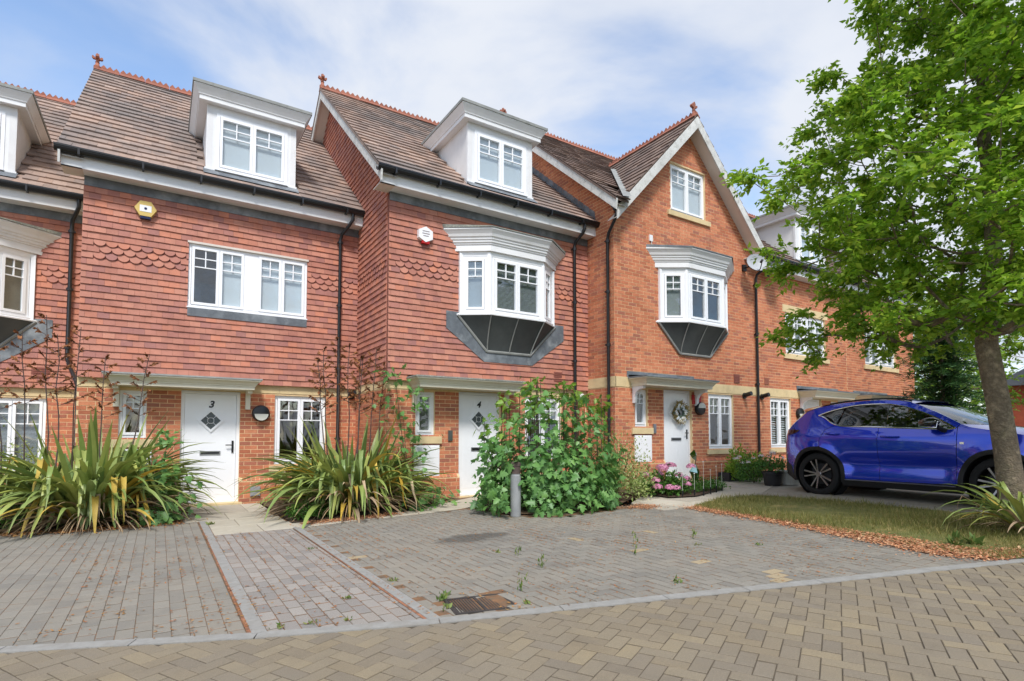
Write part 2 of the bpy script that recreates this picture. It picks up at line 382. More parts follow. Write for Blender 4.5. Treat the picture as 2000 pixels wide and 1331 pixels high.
# ------------------------------------------------------------------ windows, doors and trim
_cube = None
def scaled_box(name, fr, u0, u1, z0, z1, d0, d1, m, parent):
    key = ('bx', m, name)
    if key not in _umesh:
        mb = MB().box(-.5, .5, -.5, .5, -.5, .5); me = bpy.data.meshes.new(name); me.from_pydata(mb.v, [], mb.f); me.materials.append(MATS[m]); _umesh[key] = me
    o = bpy.data.objects.new(name, _umesh[key]); COL.objects.link(o); o.parent = parent
    o.matrix_basis = Matrix(frame_matrix(fr.P((u0+u1)/2, (z0+z1)/2, (d0+d1)/2), fr.U, fr.Z, fr.N, u1-u0, z1-z0, d1-d0).tolist())
    return o
def window(house, fr, u0, u1, z0, z1, cols=2, d=-.05, blind_or_reflection=None, name='window', panel_at=None, grid=True, fw=.05, toplight=.33, label=None, slats=None):
    """casements side by side; blind: per casement material or None; panel_at: index of a blank white panel"""
    mb = MB(); f = fw
    mb.obox(fr, u0, u0+f, z0, z1, d-.07, d); mb.obox(fr, u1-f, u1, z0, z1, d-.07, d)
    mb.obox(fr, u0+f, u1-f, z0, z0+f, d-.07, d); mb.obox(fr, u0+f, u1-f, z1-f, z1, d-.07, d)
    mb.obox(fr, u0-.012, u1+.012, z0-.022, z0, d-.07, d+.045)
    ws = (u1-u0-2*f)
    wl = [ws/cols]*cols if isinstance(cols, int) else [c*ws/sum(cols) for c in cols]
    n = len(wl); x = u0+f; cells = []
    for i, cw in enumerate(wl):
        cells.append((x, x+cw)); x += cw
        if i < n-1: mb.obox(fr, x-.012, x+.012, z0+f, z1-f, d-.07, d-.004)
    w = mb.build(name, 'upvc', house)
    if label: w['label'] = label
    s = .045
    for i, (a, b) in enumerate(cells):
        a += .006; b -= .006; c0 = z0+f+.004; c1 = z1-f-.004
        if panel_at == i:
            MB().obox(fr, a, b, c0, c1, d-.05, d+.004).build('panel', 'upvc', w); continue
        sb = MB(); dd = d+.014
        sb.obox(fr, a, a+s, c0, c1, d-.05, dd); sb.obox(fr, b-s, b, c0, c1, d-.05, dd)
        sb.obox(fr, a+s, b-s, c0, c0+s, d-.05, dd); sb.obox(fr, a+s, b-s, c1-s, c1, d-.05, dd)
        ga, gb, gc, gd = a+s, b-s, c0+s, c1-s
        g = .009; zb = gd - (gd-gc)*toplight; zm = (zb+gd)/2; um = (ga+gb)/2
        if grid:
            sb.obox(fr, ga, gb, zb-g, zb+g, d-.035, d-.002); sb.obox(fr, ga, gb, zm-g, zm+g, d-.035, d-.002)
            sb.obox(fr, um-g, um+g, zb+g, zm-g, d-.034, d-.003); sb.obox(fr, um-g, um+g, zm+g, gd, d-.034, d-.003)
            rects = [(ga, gb, gc, zb-g), (ga, um-g, zb+g, zm-g), (um+g, gb, zb+g, zm-g), (ga, um-g, zm+g, gd), (um+g, gb, zm+g, gd)]
        else: rects = [(ga, gb, gc, gd)]
        sb.build('sash', 'upvc', w)
        for (p, q, r_, t) in rects: scaled_box('pane', fr, p-.001, q+.001, r_-.001, t+.001, d-.026, d-.02, 'window_glass', w)
        bm_ = blind_or_reflection[i] if isinstance(blind_or_reflection, (list, tuple)) else blind_or_reflection
        if bm_ == 'slats':
            bb = MB(); zt = gd+.03; k = 0
            while zt > gc:
                bb.add([fr.P(ga-.02, zt, d-.082), fr.P(gb+.02, zt, d-.082), fr.P(gb+.02, zt-.018, d-.072), fr.P(ga-.02, zt-.018, d-.072),
                        fr.P(ga-.02, zt, d-.084), fr.P(gb+.02, zt, d-.084), fr.P(gb+.02, zt-.018, d-.074), fr.P(ga-.02, zt-.018, d-.074)], [[0,1,2,3],[4,5,6,7],[0,1,5,4],[2,3,7,6]]); zt -= .024
            bb.build('venetian_blind', 'blind_dim', w)
        elif bm_ == 'shutter':
            bb = MB(); zt = gd
            while zt > gc:
                bb.add([fr.P(ga, zt, d-.12), fr.P(gb, zt, d-.12), fr.P(gb, zt-.04, d-.07), fr.P(ga, zt-.04, d-.07),
                        fr.P(ga, zt-.006, d-.12), fr.P(gb, zt-.006, d-.12), fr.P(gb, zt-.046, d-.07), fr.P(ga, zt-.046, d-.07)], [[0,1,2,3],[4,5,6,7],[0,1,5,4],[2,3,7,6]]); zt -= .062
            bb.build('shutter', 'white_wood', w)
        elif bm_: MB().obox(fr, ga-.03, gb+.03, gc-.03, gd+.03, d-.075, d-.066).build('blind' if bm_ != 'curtain' else 'curtain', bm_, w)
    return w
def text_mesh(name, txt, fr, u, z, d, size, m, parent, shear=.25):
    cu = bpy.data.curves.new(name, 'FONT'); cu.body = txt; cu.size = size; cu.extrude = .003; cu.align_x = 'CENTER'; cu.align_y = 'CENTER'; cu.shear = shear; cu.offset = .006
    t = bpy.data.objects.new(name, cu); COL.objects.link(t)
    dg = bpy.context.evaluated_depsgraph_get(); dg.update()
    me = bpy.data.meshes.new_from_object(t.evaluated_get(dg)); bpy.data.objects.remove(t); bpy.data.curves.remove(cu)
    M = frame_matrix(fr.P(u, z, d), fr.U, fr.Z, fr.N, 1, 1, 1); me.transform(Matrix(M.tolist())); me.name = name
    me.materials.clear(); return mobj(name, me, m, parent)
def front_door(house, fr, u0, u1, z0, z1, number=None, mirror=False, diamond=True, label=None):
    f = .055; d = -.06
    leaf = MB().obox(fr, u0+f+.004, u1-f-.004, z0+.03, z1-f-.004, d-.05, d-.012)
    dl = leaf.build('door', 'upvc', house)
    if label: dl['label'] = label
    fb = MB(); fb.obox(fr, u0, u0+f, z0, z1, d-.07, d); fb.obox(fr, u1-f, u1, z0, z1, d-.07, d); fb.obox(fr, u0+f, u1-f, z1-f, z1, d-.07, d)
    fb.obox(fr, u0+f, u1-f, z0, z0+.026, d-.06, d+.02); fb.build('door_frame', 'upvc', dl)
    uc = (u0+u1)/2; zc = z0 + (z1-z0)*.735; s = .215
    # boarded face: shallow vertical grooves left between thin proud boards
    n = 6; bw = (u1-u0-2*f-.14)/n; bb = MB()
    for i in range(n):
        a = u0+f+.07+i*bw; bb.obox(fr, a+.002, a+bw-.002, z0+.14, z1-f-.10, d-.014, d-.0095)
    bb.build('boarding', 'upvc', dl)
    if diamond:
        q = [(0, s), (s, 0), (0, -s), (-s, 0)]; q2 = [(a*.76, b*.76) for a, b in q]
        mb = MB()
        for i in range(4):
            j = (i+1) % 4; po = [q[i], q[j], q2[j], q2[i]]
            mb.prism(po, lambda p: fr.P(uc+p[0], zc+p[1], d-.012), lambda p: fr.P(uc+p[0], zc+p[1], d+.012))
        mb.build('diamond_frame', 'upvc', dl)
        MB().prism(q2, lambda p: fr.P(uc+p[0], zc+p[1], d-.03), lambda p: fr.P(uc+p[0], zc+p[1], d-.004)).build('diamond_pane', 'black_metal' if not number else 'diamond_glass', dl)
        mb = MB(); b = .05
        for (p, r_) in (((-b, b), (-.105, .02+.0)), ((b, b), (.105, .02)), ((-b, -b), (-.105, -.02)), ((b, -b), (.105, -.02))): pass
        oct_ = [(b, b*.5), (b*.5, b), (-b*.5, b), (-b, b*.5), (-b, -b*.5), (-b*.5, -b), (b*.5, -b), (b, -b*.5)]
        for i in range(8):
            a = oct_[i]; c = oct_[(i+1) % 8]; mb.tube([fr.P(uc+a[0], zc+a[1], d-.003), fr.P(uc+c[0], zc+c[1], d-.003)], .004, 5)
        for a, c in (((b*.75, b*.75), (.082, .082)), ((-b*.75, b*.75), (-.082, .082)), ((b*.75, -b*.75), (.082, -.082)), ((-b*.75, -b*.75), (-.082, -.082))):
            mb.tube([fr.P(uc+a[0], zc+a[1], d-.003), fr.P(uc+c[0], zc+c[1], d-.003)], .004, 5)
        mb.build('glazing_lead', 'white_gloss', dl)
    if number: text_mesh('door_number', number, fr, uc, z1-f-.19, d-.006, .17, 'black_metal', dl)
    zl = z0 + (z1-z0)*.445
    MB().obox(fr, uc-.165, uc+.165, zl-.035, zl+.035, d-.012, d+.004).build('letterbox', 'steel', dl)
    MB().obox(fr, uc-.145, uc+.145, zl-.018, zl+.016, d-.01, d+.008).build('letterbox_flap', 'black_metal', dl)
    uh = (u1-f-.055) if not mirror else (u0+f+.055)
    mb = MB(); zh = z0 + (z1-z0)*.5
    mb.obox(fr, uh-.017, uh+.017, zh-.11, zh+.11, d-.012, d+.006)
    sg = -1 if not mirror else 1
    mb.tube([fr.P(uh, zh+.03, d), fr.P(uh, zh+.03, d+.045), fr.P(uh+sg*.12, zh+.03, d+.05)], .010, 6)
    mb.build('handle', 'black_metal', dl)
    return dl
mat('diamond_glass', [S(40,46,46), S(84,92,92), S(52,60,60)], .12, False, 60, .3, .6, 90, spec=.6)
def canopy(house, fr, u0, u1, z, flash=0, brackets=True, curved=False, lead='lead_grey'):
    """flat door canopy: moulded edge, lead top, two brackets. u0,u1 = bottom edge, z = underside"""
    pr = .45; P = lambda u, d: tuple((fr.O + fr.U*u + fr.N*d)[:2])
    path = [P(u0, 0), P(u0, pr), P(u1, pr), P(u1, 0)]
    zo = fr.O[2] + z
    prof = [(-.25, zo+.004), (0, zo), (0, zo+.055), (.014, zo+.058), (.014, zo+.072), (.03, zo+.09), (.046, zo+.118), (.076, zo+.142), (.10, zo+.148), (.10, zo+.17), (-.2, zo+.18)]
    c = MB().sweep(path, prof).add([fr.P(u0+.01, z+.003), fr.P(u1-.01, z+.003), fr.P(u1-.01, z+.003, pr-.01), fr.P(u0+.01, z+.003, pr-.01)], [[0, 1, 2, 3]]).build('canopy', 'cream_wood', house)
    mb = MB().sweep(path, [(-.3, zo+.205), (.112, zo+.198), (.116, zo+.172), (.10, zo+.171)])
    mb.add([fr.P(u0-.1, z+.20, pr), fr.P(u1+.1, z+.20, pr), fr.P(u1+.1, z+.25, .005), fr.P(u0-.1, z+.25, .005)], [[0, 1, 2, 3]])
    if flash: mb.obox(fr, u0-.13, u1-.10, z+.20, z+.20+flash, .002, .016)
    mb.build('canopy_lead', lead, c)
    if brackets:
        for u in (u0+.06, u1-.06):
            mb = MB(); t = .04
            poly = [(.012, -.36), (.06, -.36), (.075, -.30), (.085, -.2), (.13, -.12), (.22, -.07), (.33, -.055), (.33, 0), (.012, 0)] if curved else [(.012, -.34), (.075, -.34), (.08, -.06), (.34, -.055), (.34, 0), (.012, 0)]
            mb.prism(poly, lambda p: fr.P(u-t, z+p[1], p[0]), lambda p: fr.P(u+t, z+p[1], p[0])); mb.build('bracket', 'white_wood' if curved else 'cream_wood', c)
    return c
def bay(house, fr, uc, z0, z1, ztop, W=1.145, w_=.635, dp=.36, blinds=(None, ('slats', 'slats'), None), flash=True, skirt=.66, lich='lead_lichen'):
    P = lambda u, d: tuple((fr.O + fr.U*u + fr.N*d)[:2]); zo = fr.O[2]
    path = [P(uc-W, 0), P(uc-w_, dp), P(uc+w_, dp), P(uc+W, 0)]
    e = (w_-W, dp); l_ = math.hypot(*e); ex = .4/l_
    pathx = [P(uc-W+e[0]*ex*1.0, -dp*ex), path[1], path[2], P(uc+W-e[0]*ex, -dp*ex)]
    # corner posts, head and sill board
    b = MB().sweep(path, [(-.10, zo+z1-.06), (.0, zo+z1-.06), (.012, zo+z1+.16), (-.10, zo+z1+.16)])
    b.sweep(pathx, [(-.14, zo+z0-.03), (.05, zo+z0-.034), (.055, zo+z0-.012), (.0, zo+z0+.03), (-.12, zo+z0+.03)])
    for (u, d) in ((uc-w_, dp), (uc+w_, dp)):
        b.tube([fr.P(u, z0, d-.045), fr.P(u, z1, d-.045)], .058, 10)
    for sgn in (-1, 1):
        b.obox(fr, min(uc+sgn*W, uc+sgn*(W-.07)), max(uc+sgn*W, uc+sgn*(W-.07)), z0-.02, z1, -.02, .06)
    bo = b.build('bay_frame', 'upvc', house)
    a = Vector(P(uc-W, 0)); c = Vector(P(uc-w_, dp)); ln = (c-a).length; du = (c-a)/ln
    fl = Fr((a.x, a.y, zo), (du.x, du.y, 0), (du.y, -du.x, 0))
    a2 = Vector(P(uc+w_, dp)); c2 = Vector(P(uc+W, 0)); d2 = (c2-a2)/ln
    f2 = Fr((a2.x, a2.y, zo), (d2.x, d2.y, 0), (d2.y, -d2.x, 0)); ff = Fr(fr.O+fr.N*dp, fr.U, fr.N)
    z_0, z_1 = z0+.03, z1-.05
    window(house, fl, .09, ln-.06, z_0, z_1, 1, d=-.006, blind_or_reflection=blinds[0], name='bay_window')
    window(house, ff, uc-w_+.05, uc+w_-.05, z_0, z_1, 2, d=-.006, blind_or_reflection=blinds[1], name='bay_window')
    window(house, f2, .06, ln-.09, z_0, z_1, 1, d=-.006, blind_or_reflection=blinds[2], name='bay_window')
    # cornice
    zb = zo+z1+.03; h = zo+ztop-zb
    pr = [(-.1, zb+.01), (.065, zb), (.065, zb+h*.30), (.085, zb+h*.31), (.085, zb+h*.36), (.11, zb+h*.40), (.115, zb+h*.50), (.135, zb+h*.52), (.14, zb+h*.60), (.165, zb+h*.64), (.185, zb+h*.76), (.235, zb+h*.92), (.245, zb+h*.93), (.245, zb+h), (-.3, zb+h)]
    MB().sweep(pathx, [(o_*.84, z_) for o_, z_ in pr]).build('cornice', 'white_wood', house)
    t = MB(); po = [(-W-.37, 0), (-w_-.085, dp+.222), (w_+.085, dp+.222), (W+.37, 0)]; zt = ztop+.002
    V = [fr.P(uc+u, zt, d) for u, d in po] + [fr.P(uc+u*.999, zt+.02, d) for u, d in po] + [fr.P(uc-W-.36, zt+.07, .004), fr.P(uc+W+.36, zt+.07, .004)]
    t.add(V, [[0,1,5,4],[1,2,6,5],[2,3,7,6],[4,5,8],[5,6,9,8],[6,7,9],[0,4,8],[3,9,7]]).build('cornice_lead', lich, house)
    # lead skirt under the bay
    hw = .53; zs = z0-.03; n = 6; mb = MB(); rows = []
    for i in range(n+1):
        t_ = i/n; k = (1-t_)**1.25
        rows.append([fr.P(uc-(hw+(W+.03-hw)*(1-t_)), zs-skirt*t_, .012), fr.P(uc-(hw*.98+(w_-hw*.98)*(1-t_)), zs-skirt*t_, .03+(dp+.0)*k), fr.P(uc+(hw*.98+(w_-hw*.98)*(1-t_)), zs-skirt*t_, .03+(dp+.0)*k), fr.P(uc+(hw+(W+.03-hw)*(1-t_)), zs-skirt*t_, .012)])
    V = [p for r_ in rows for p in r_]; F = [[i*4+j, i*4+j+1, i*4+j+5, i*4+j+4] for i in range(n) for j in range(3)]
    sk = mb.add(V, F + [[n*4, n*4+1, n*4+2, n*4+3]]).build('bay_skirt', 'lead_dark', house, True)
    for j, tt in ((1, 0), (2, 0), (None, 0)):
        pts = [(np.array(r_[j]) if j else (np.array(r_[1])+np.array(r_[2]))/2) + fr.N*.012 for r_ in rows]
        MB().tube(pts, .013, 6).build('rib', 'lead_grey', sk)
    trim = MB()
    for a_, b_ in ((rows[0][0], rows[n][0]), (rows[n][0], rows[n][3]), (rows[n][3], rows[0][3])):
        trim.tube([np.array(a_)+fr.N*.02, np.array(b_)+fr.N*.02], .028, 6)
    trim.build('trim', 'lead_grey', sk)
    if flash:
        o_ = [(-W-.27, z0+.03), (-W-.27, z0-.30), (-hw-.05, zs-skirt-.21), (hw+.05, zs-skirt-.21), (W+.27, z0-.30), (W+.27, z0+.03)]
        i_ = [(-W-.0, z0+.03), (-W-.0, z0-.05), (-hw+.02, zs-skirt), (hw-.02, zs-skirt), (W+.0, z0-.05), (W+.0, z0+.03)]
        mb = MB()
        for i in range(5):
            po = [o_[i], o_[i+1], i_[i+1], i_[i]]; mb.prism(po, lambda p: fr.P(uc+p[0], p[1], .019), lambda p: fr.P(uc+p[0], p[1], .028))
        mb.build('flashing', 'lead', house)
def dormer(house, fr, uc, zsill, zroof, slope, y0, z_at, ww=1.225, blind_or_reflection='blind', open_=False):
    """white dormer: front board, cheeks, window and moulded flat-roof cornice. fr plane = dormer face; z_at(y) roof surface"""
    hb = .77; ztop = zsill+1.20
    Yf = fr.O[1]; yb = y0 + (ztop+.35-z_at(y0))/slope
    fb = MB(); hw = ww/2
    zlow = z_at(Yf) - .05
    fb.obox(fr, uc-hb, uc-hw-.001, zlow, ztop, -.06, 0); fb.obox(fr, uc+hw+.001, uc+hb, zlow, ztop, -.06, 0)
    fb.obox(fr, uc-hw-.001, uc+hw+.001, zlow, zsill, -.06, 0); fb.obox(fr, uc-hw-.001, uc+hw+.001, zsill+1.055, ztop, -.06, 0)
    fb.obox(fr, uc-hb-.02, uc+hb+.02, zlow, zlow+.09, 0, .018)
    dm = fb.build('dormer', 'white_wood', house)
    for s in (-1, 1):
        ck = MB()
        x0 = uc+s*(hb-.012); x1 = uc+s*(hb-.10)
        po = [(Yf-.002, zlow), (Yf-.002, ztop), (yb, ztop), (yb, z_at(yb)-.1)]
        ck.prism(po, lambda p: (fr.O[0]+x0, p[0], p[1]), lambda p: (fr.O[0]+x1, p[0], p[1]))
        ck.build('cheek', 'render_white', dm)
    window(house, fr, uc-hw, uc+hw, zsill, zsill+1.055, 2, d=.012, blind_or_reflection=blind_or_reflection, name='dormer_window', fw=.055, toplight=.36)
    X = fr.O[0]; path = [(X+uc-hb, yb), (X+uc-hb, Yf), (X+uc+hb, Yf), (X+uc+hb, yb)]
    zb = ztop-.02
    pr = [(-.3, zb+.012), (.13, zb), (.13, zb+.075), (.145, zb+.08), (.15, zb+.10), (.18, zb+.15), (.225, zb+.215), (.225, zb+.23), (-.4, zb+.25)]
    MB().sweep(path, pr).build('cornice', 'white_wood', dm)
    MB().sweep(path, [(.20, zb+.231), (.243, zb+.231), (.243, zb+.285), (-.74, zb+.30), (-.74, zb+.27)]).build('dormer_lead', 'lead_grey', dm)
    MB().add([(X+uc-hb-.04, Yf-.18, z_at(Yf-.18)+.022), (X+uc+hb+.04, Yf-.18, z_at(Yf-.18)+.022), (X+uc+hb+.04, Yf+.01, z_at(Yf)+.03), (X+uc-hb-.04, Yf+.01, z_at(Yf)+.03)], [[0,1,2,3]]).build('apron', 'lead', dm)
    return dm
def gutter(house, x0, x1, y, z, brackets=True):
    mb = MB(); k = 9; prof = [(math.cos(a)*.08, math.sin(a)*.085) for a in np.linspace(math.pi, 2*math.pi, k)] + [(.07, 0), (.0, -.07), (-.07, 0)]
    n = len(prof); V = [(x0, y+p[0], z+p[1]) for p in prof] + [(x1, y+p[0], z+p[1]) for p in prof]
    mb.add(V, [[i, (i+1) % n, n+(i+1) % n, n+i] for i in range(n)] + [list(range(n)), list(range(n, 2*n))])
    mb.box(x0, x1, y-.089, y-.078, z-.012, z+.014)
    g = mb.build('gutter', 'black_plastic', house)
    x = x0+.3
    while x < x1:
        MB().box(x, x+.03, y-.092, y+.09, z-.10, z+.008).build('gutter_bracket', 'black_plastic', g); x += .85
    return g
def pipe(house, pts, r=.034, brackets=(), nrm=(0, -1, 0)):
    p = MB().tube(pts, r, 10).build('downpipe', 'black_plastic', house, True)
    for (q, l) in brackets:
        q = Vector(q); MB().lathe([(r+.012, -.03), (r+.012, .03)], q, 10).box(q.x-.055, q.x+.055, q.y-.012 if nrm[1] else q.y-.055, q.y+.05, q.z-.012, q.z+.012).build('pipe_clip', 'black_plastic', p)
    return p
_crest = None
def ridge(house, roof, x0, x1, y, z, finials=(), axis='x', m='ridge'):
    """crested ridge tiles along x (or y), each its own object"""
    global _crest
    L_ = .48
    if _crest is None:
        mb = MB(); h = .14
        V = []; prof = [(-.11, -.095), (-.02, .0), (.02, .0), (.11, -.095), (.09, -.105), (0, -.03), (-.09, -.105)]
        n = len(prof); mb.add([(0, a, b) for a, b in prof] + [(L_-.008, a, b) for a, b in prof], [[i, (i+1) % n, n+(i+1) % n, n+i] for i in range(n)] + [list(range(n)), list(range(n, 2*n))])
        k = 4; s = (L_-.012)/k; po = [(0, -.01)]
        for i in range(k): po += [(i*s+.002, .022), (i*s+s*.5, .092)]
        po += [(L_-.012, .022), (L_-.012, -.01)]
        mb.prism(po, lambda p: (p[0], -.016, p[1]), lambda p: (p[0], .016, p[1]))
        _crest = mb
    key = ('crest', m)
    if key not in _umesh:
        me = bpy.data.meshes.new('ridge_tile'); me.from_pydata([tuple(map(float, p)) for p in _crest.v], [], _crest.f); me.materials.append(MATS[m]); _umesh[key] = me
    n = max(1, round((x1-x0)/L_)); st = (x1-x0)/n
    for i in range(n):
        o = bpy.data.objects.new('ridge_tile', _umesh[key]); COL.objects.link(o); o.parent = roof
        a = rnd.uniform(-.012, .012)
        o.scale = (st/L_, 1, 1)
        if axis == 'x': o.location = (x0+i*st, y, z+rnd.uniform(-.004, .008)); o.rotation_euler = (0, a, rnd.uniform(-.01, .01))
        else: o.location = (y, x0+i*st, z+rnd.uniform(-.004, .008)); o.rotation_euler = (0, 0, math.pi/2); o.rotation_euler[1] = a
    for (fx, fy) in finials:
        mb = MB().lathe([(.07, -.06), (.07, .015), (.045, .04), (.034, .10), (.046, .11), (.034, .12), (.03, .16)], (fx, fy, z), 10)
        po = [(-.03, .18), (-.045, .22), (-.12, .225), (-.15, .26), (-.14, .30), (-.10, .30), (-.085, .275), (-.05, .28), (-.055, .32), (-.035, .36), (0, .40), (.035, .36), (.055, .32), (.05, .28), (.085, .275), (.10, .30), (.14, .30), (.15, .26), (.12, .225), (.045, .22), (.03, .18)]
        mb.prism(po, lambda p: (fx+p[0]*.7, fy-.03, z+p[1]*.8), lambda p: (fx+p[0]*.7, fy+.03, z+p[1]*.8))
        mb.prism(po, lambda p: (fx-.03, fy+p[0]*.7, z+p[1]*.8), lambda p: (fx+.03, fy+p[0]*.7, z+p[1]*.8))
        mb.build('finial', m, roof, True)
# ------------------------------------------------------------------ the houses
def G(x): return .022*max(0., min(x, 12.) - 1.5)
SL = .845; CS = 1/math.sqrt(1+SL*SL); SN = SL*CS
GROUP = 'terraced houses in the row'
def house(X0, X1, Yt, dl, du, label, kind, sides, number=None, bay_dx=.22, mirror=False, roofm='roof_tile', dorm=None, zbase=-.2,
          left_verge=True, dormer_on=True, blinds=None, gable=None):
    """kind 'flat' or 'bay' = tile hung with that first-floor window; 'brick' = all brick. dl,du shift lower / upper levels"""
    tile = kind in ('flat', 'bay'); Yb = Yt + (.06 if tile else 0); Yk = Yt+8.3
    H = empty('terraced_house', ((X0+X1)/2, Yb, 0), label, 'house', GROUP)
    fb = Fr((0, Yb, 0), (1, 0, 0), (0, -1, 0)); ft = Fr((0, Yt, 0), (1, 0, 0), (0, -1, 0))
    mx = (lambda a, b: (X0+X1-b, X0+X1-a)) if mirror else (lambda a, b: (a, b))
    sw = mx(X0+.57, X0+.96); dr = mx(X0+1.47, X0+2.42); gw = mx(X0+3.02, X0+3.98); cn = mx(X0+.47, X0+2.6)
    zs0, zs1 = 1.27+dl, 2.08+dl; zd0, zd1 = .09+dl, 2.12+dl; zg0, zg1 = .76+dl, 2.085+dl
    zt0 = 2.27+dl; zeave = 5.99+du; ye = Yt-.42; yr = Yt+4.13; zr = zeave+SL*(yr-ye)
    roof_z = lambda y: zeave + SL*(y-ye) if y <= yr else zr - SL*(y-yr)
    holes = [(*sw, zs0, zs1), (*dr, zd0-.02, zd1), (*gw, zg0, zg1)]
    uph = []
    if kind == 'flat': uw = (X0+1.52, X0+3.56); uph = [(*uw, 3.73+du, 4.88+du)]
    if kind == 'brick_flat': uw = mx(X0+1.15, X0+3.2); uph = [(*uw, 3.60+du, 4.74+du)]
    bc = (X0+X1)/2 + bay_dx
    if kind in ('bay', 'brick_bay'): zb0 = 3.63+du; uph = [(bc-1.1, bc+1.1, zb0, zb0+1.2)]
    ztop = zeave-.02 if not gable else zeave-.02
    wm = MB()
    panel(fb, X0, X1, zbase, ztop, holes + uph, wm)
    if gable:
        gx, ghw, gslope, gz = gable     # centre, half width, slope, apex height of brickwork
        ex = lambda z, sg: gx + sg*(gz-z)/gslope
        a0, a1 = 6.52, 7.66
        for q in ([(X0, ztop), (X1, ztop), (ex(a0, 1), a0), (ex(a0, -1), a0)], [(ex(a0, -1), a0), (gx-.62, a0), (gx-.62, a1), (ex(a1, -1), a1)], [(gx+.62, a0), (ex(a0, 1), a0), (ex(a1, 1), a1), (gx+.62, a1)], [(ex(a1, -1), a1), (ex(a1, 1), a1), (gx, gz)]):
            wm.add([(x, Yb, z) for x, z in q], [list(range(len(q)))])
        for p0, p1 in (((gx-.62, a0), (gx+.62, a0)), ((gx+.62, a0), (gx+.62, a1)), ((gx+.62, a1), (gx-.62, a1)), ((gx-.62, a1), (gx-.62, a0))):
            wm.add([(p0[0], Yb, p0[1]), (p1[0], Yb, p1[1]), (p1[0], Yb+.16, p1[1]), (p0[0], Yb+.16, p0[1])], [[0, 1, 2, 3]])
    # sides and back (closed shell)
    for x in (X0, X1):
        wm.add([(x, Yb, zbase), (x, Yk, zbase), (x, Yk, roof_z(Yk)), (x, yr, zr-.12), (x, Yb, roof_z(Yb)-.06)], [[0, 1, 2, 3, 4]])
    wm.add([(X0, Yk, zbase), (X1, Yk, zbase), (X1, Yk, roof_z(Yk)), (X0, Yk, roof_z(Yk))], [[0, 1, 2, 3]])
    wm.add([(X0, Yb+.2, 2.6), (X1, Yb+.2, 2.6), (X1, Yk, 2.6), (X0, Yk, 2.6)], [[0, 1, 2, 3]])
    W = wm.build('wall', 'mortar', H)
    # ground-floor bricks (whole height on the brick houses), plinth and stone band
    zp = .47+dl; zb_ = .0+dl
    band = (2.12+dl, 2.335+dl)
    bl = brick_list(fb, X0, X1, zp+.06, band[0], holes, zb_)
    bl += brick_list(Fr((0, Yb-.05, 0), (1, 0, 0), (0, -1, 0)), X0, X1, zbase, zp-.005, [(dr[0]+.0, dr[1]-.0, -1, zd1)], zb_)
    # bevelled plinth course
    j = X0
    while j < X1:
        a, b = j+.004, min(j+.071, X1); j += .075
        if dr[0]-.03 < (a+b)/2 < dr[1]+.03: continue
        v = np.array([0, .05, .065]); v /= np.linalg.norm(v); n_ = np.array([0, -v[2], v[1]])
        bl.append(('box', frame_matrix(np.array([(a+b)/2, Yb-.025, zp+.03]), (1, 0, 0), v, n_, b-a, .086, .006), (b-a)*.08))
    pm = MB().box(X0, dr[0], Yb-.05, Yb+.02, zbase, zp-.002).box(dr[1], X1, Yb-.05, Yb+.02, zbase, zp-.002)
    for (a, b) in ((X0, dr[0]), (dr[1], X1)):
        pm.add([(a, Yb-.05, zp-.002), (b, Yb-.05, zp-.002), (b, Yb, zp+.064), (a, Yb, zp+.064)], [[0, 1, 2, 3]])
    pm.build('plinth', 'mortar', H)
    j = X0
    while j < X1-.05:
        e = min(j+.62, X1); MB().box(j+.002, e-.002, Yb-.012, Yb+.05, *band).build('band_stone', 'stone', W); j = e
    up_list = []
    if tile:
        lead0, lead1 = 5.58+du, 5.90+du
        scz = (4.25+du*.9+.05, 4.25+du*.9+.05+.33)
        hl = hung_list(ft, X0, X1, zt0, lead0, uph if kind == 'flat' else [(bc-1.15, bc+1.15, zb0-.2, zb0+1.3)], [scz])
        MB().box(X0, X1, Yt+.004, Yb+.001, zt0+.01, lead1).build('tile_batten', 'interior', W) if False else None
        bk = MB(); panel(Fr((0, Yt+.003, 0), (1, 0, 0), (0, -1, 0)), X0+.002, X1-.002, zt0+.005, lead1, uph, bk, .05)
        bk.add([(X0, Yt+.003, zt0+.005), (X1, Yt+.003, zt0+.005), (X1, Yb+.01, zt0+.03), (X0, Yb+.01, zt0+.03)], [[0, 1, 2, 3]])
        tb = bk.build('tile_hung_wall', 'terracotta', H)
        pieces('hung_tile', 'hung_tiles', tb, 'hung_tile', hl)
        MB().obox(ft, X0+.004, X1-.004, lead0-.02, lead1, .004, .022).build('lead_apron', 'lead', H)
    else:
        if gable:
            rng = lambda z: (X0, X1) if z < ztop else (gx-(gz-z)/gslope, gx+(gz-z)/gslope)
            gh = [(gx-.62, gx+.62, 6.52, 7.66)]
            bl += brick_list(fb, X0, X1, band[1], gz, uph+gh, zb_, rng)
        else: bl += brick_list(fb, X0, X1, band[1], ztop-.2, uph, zb_)
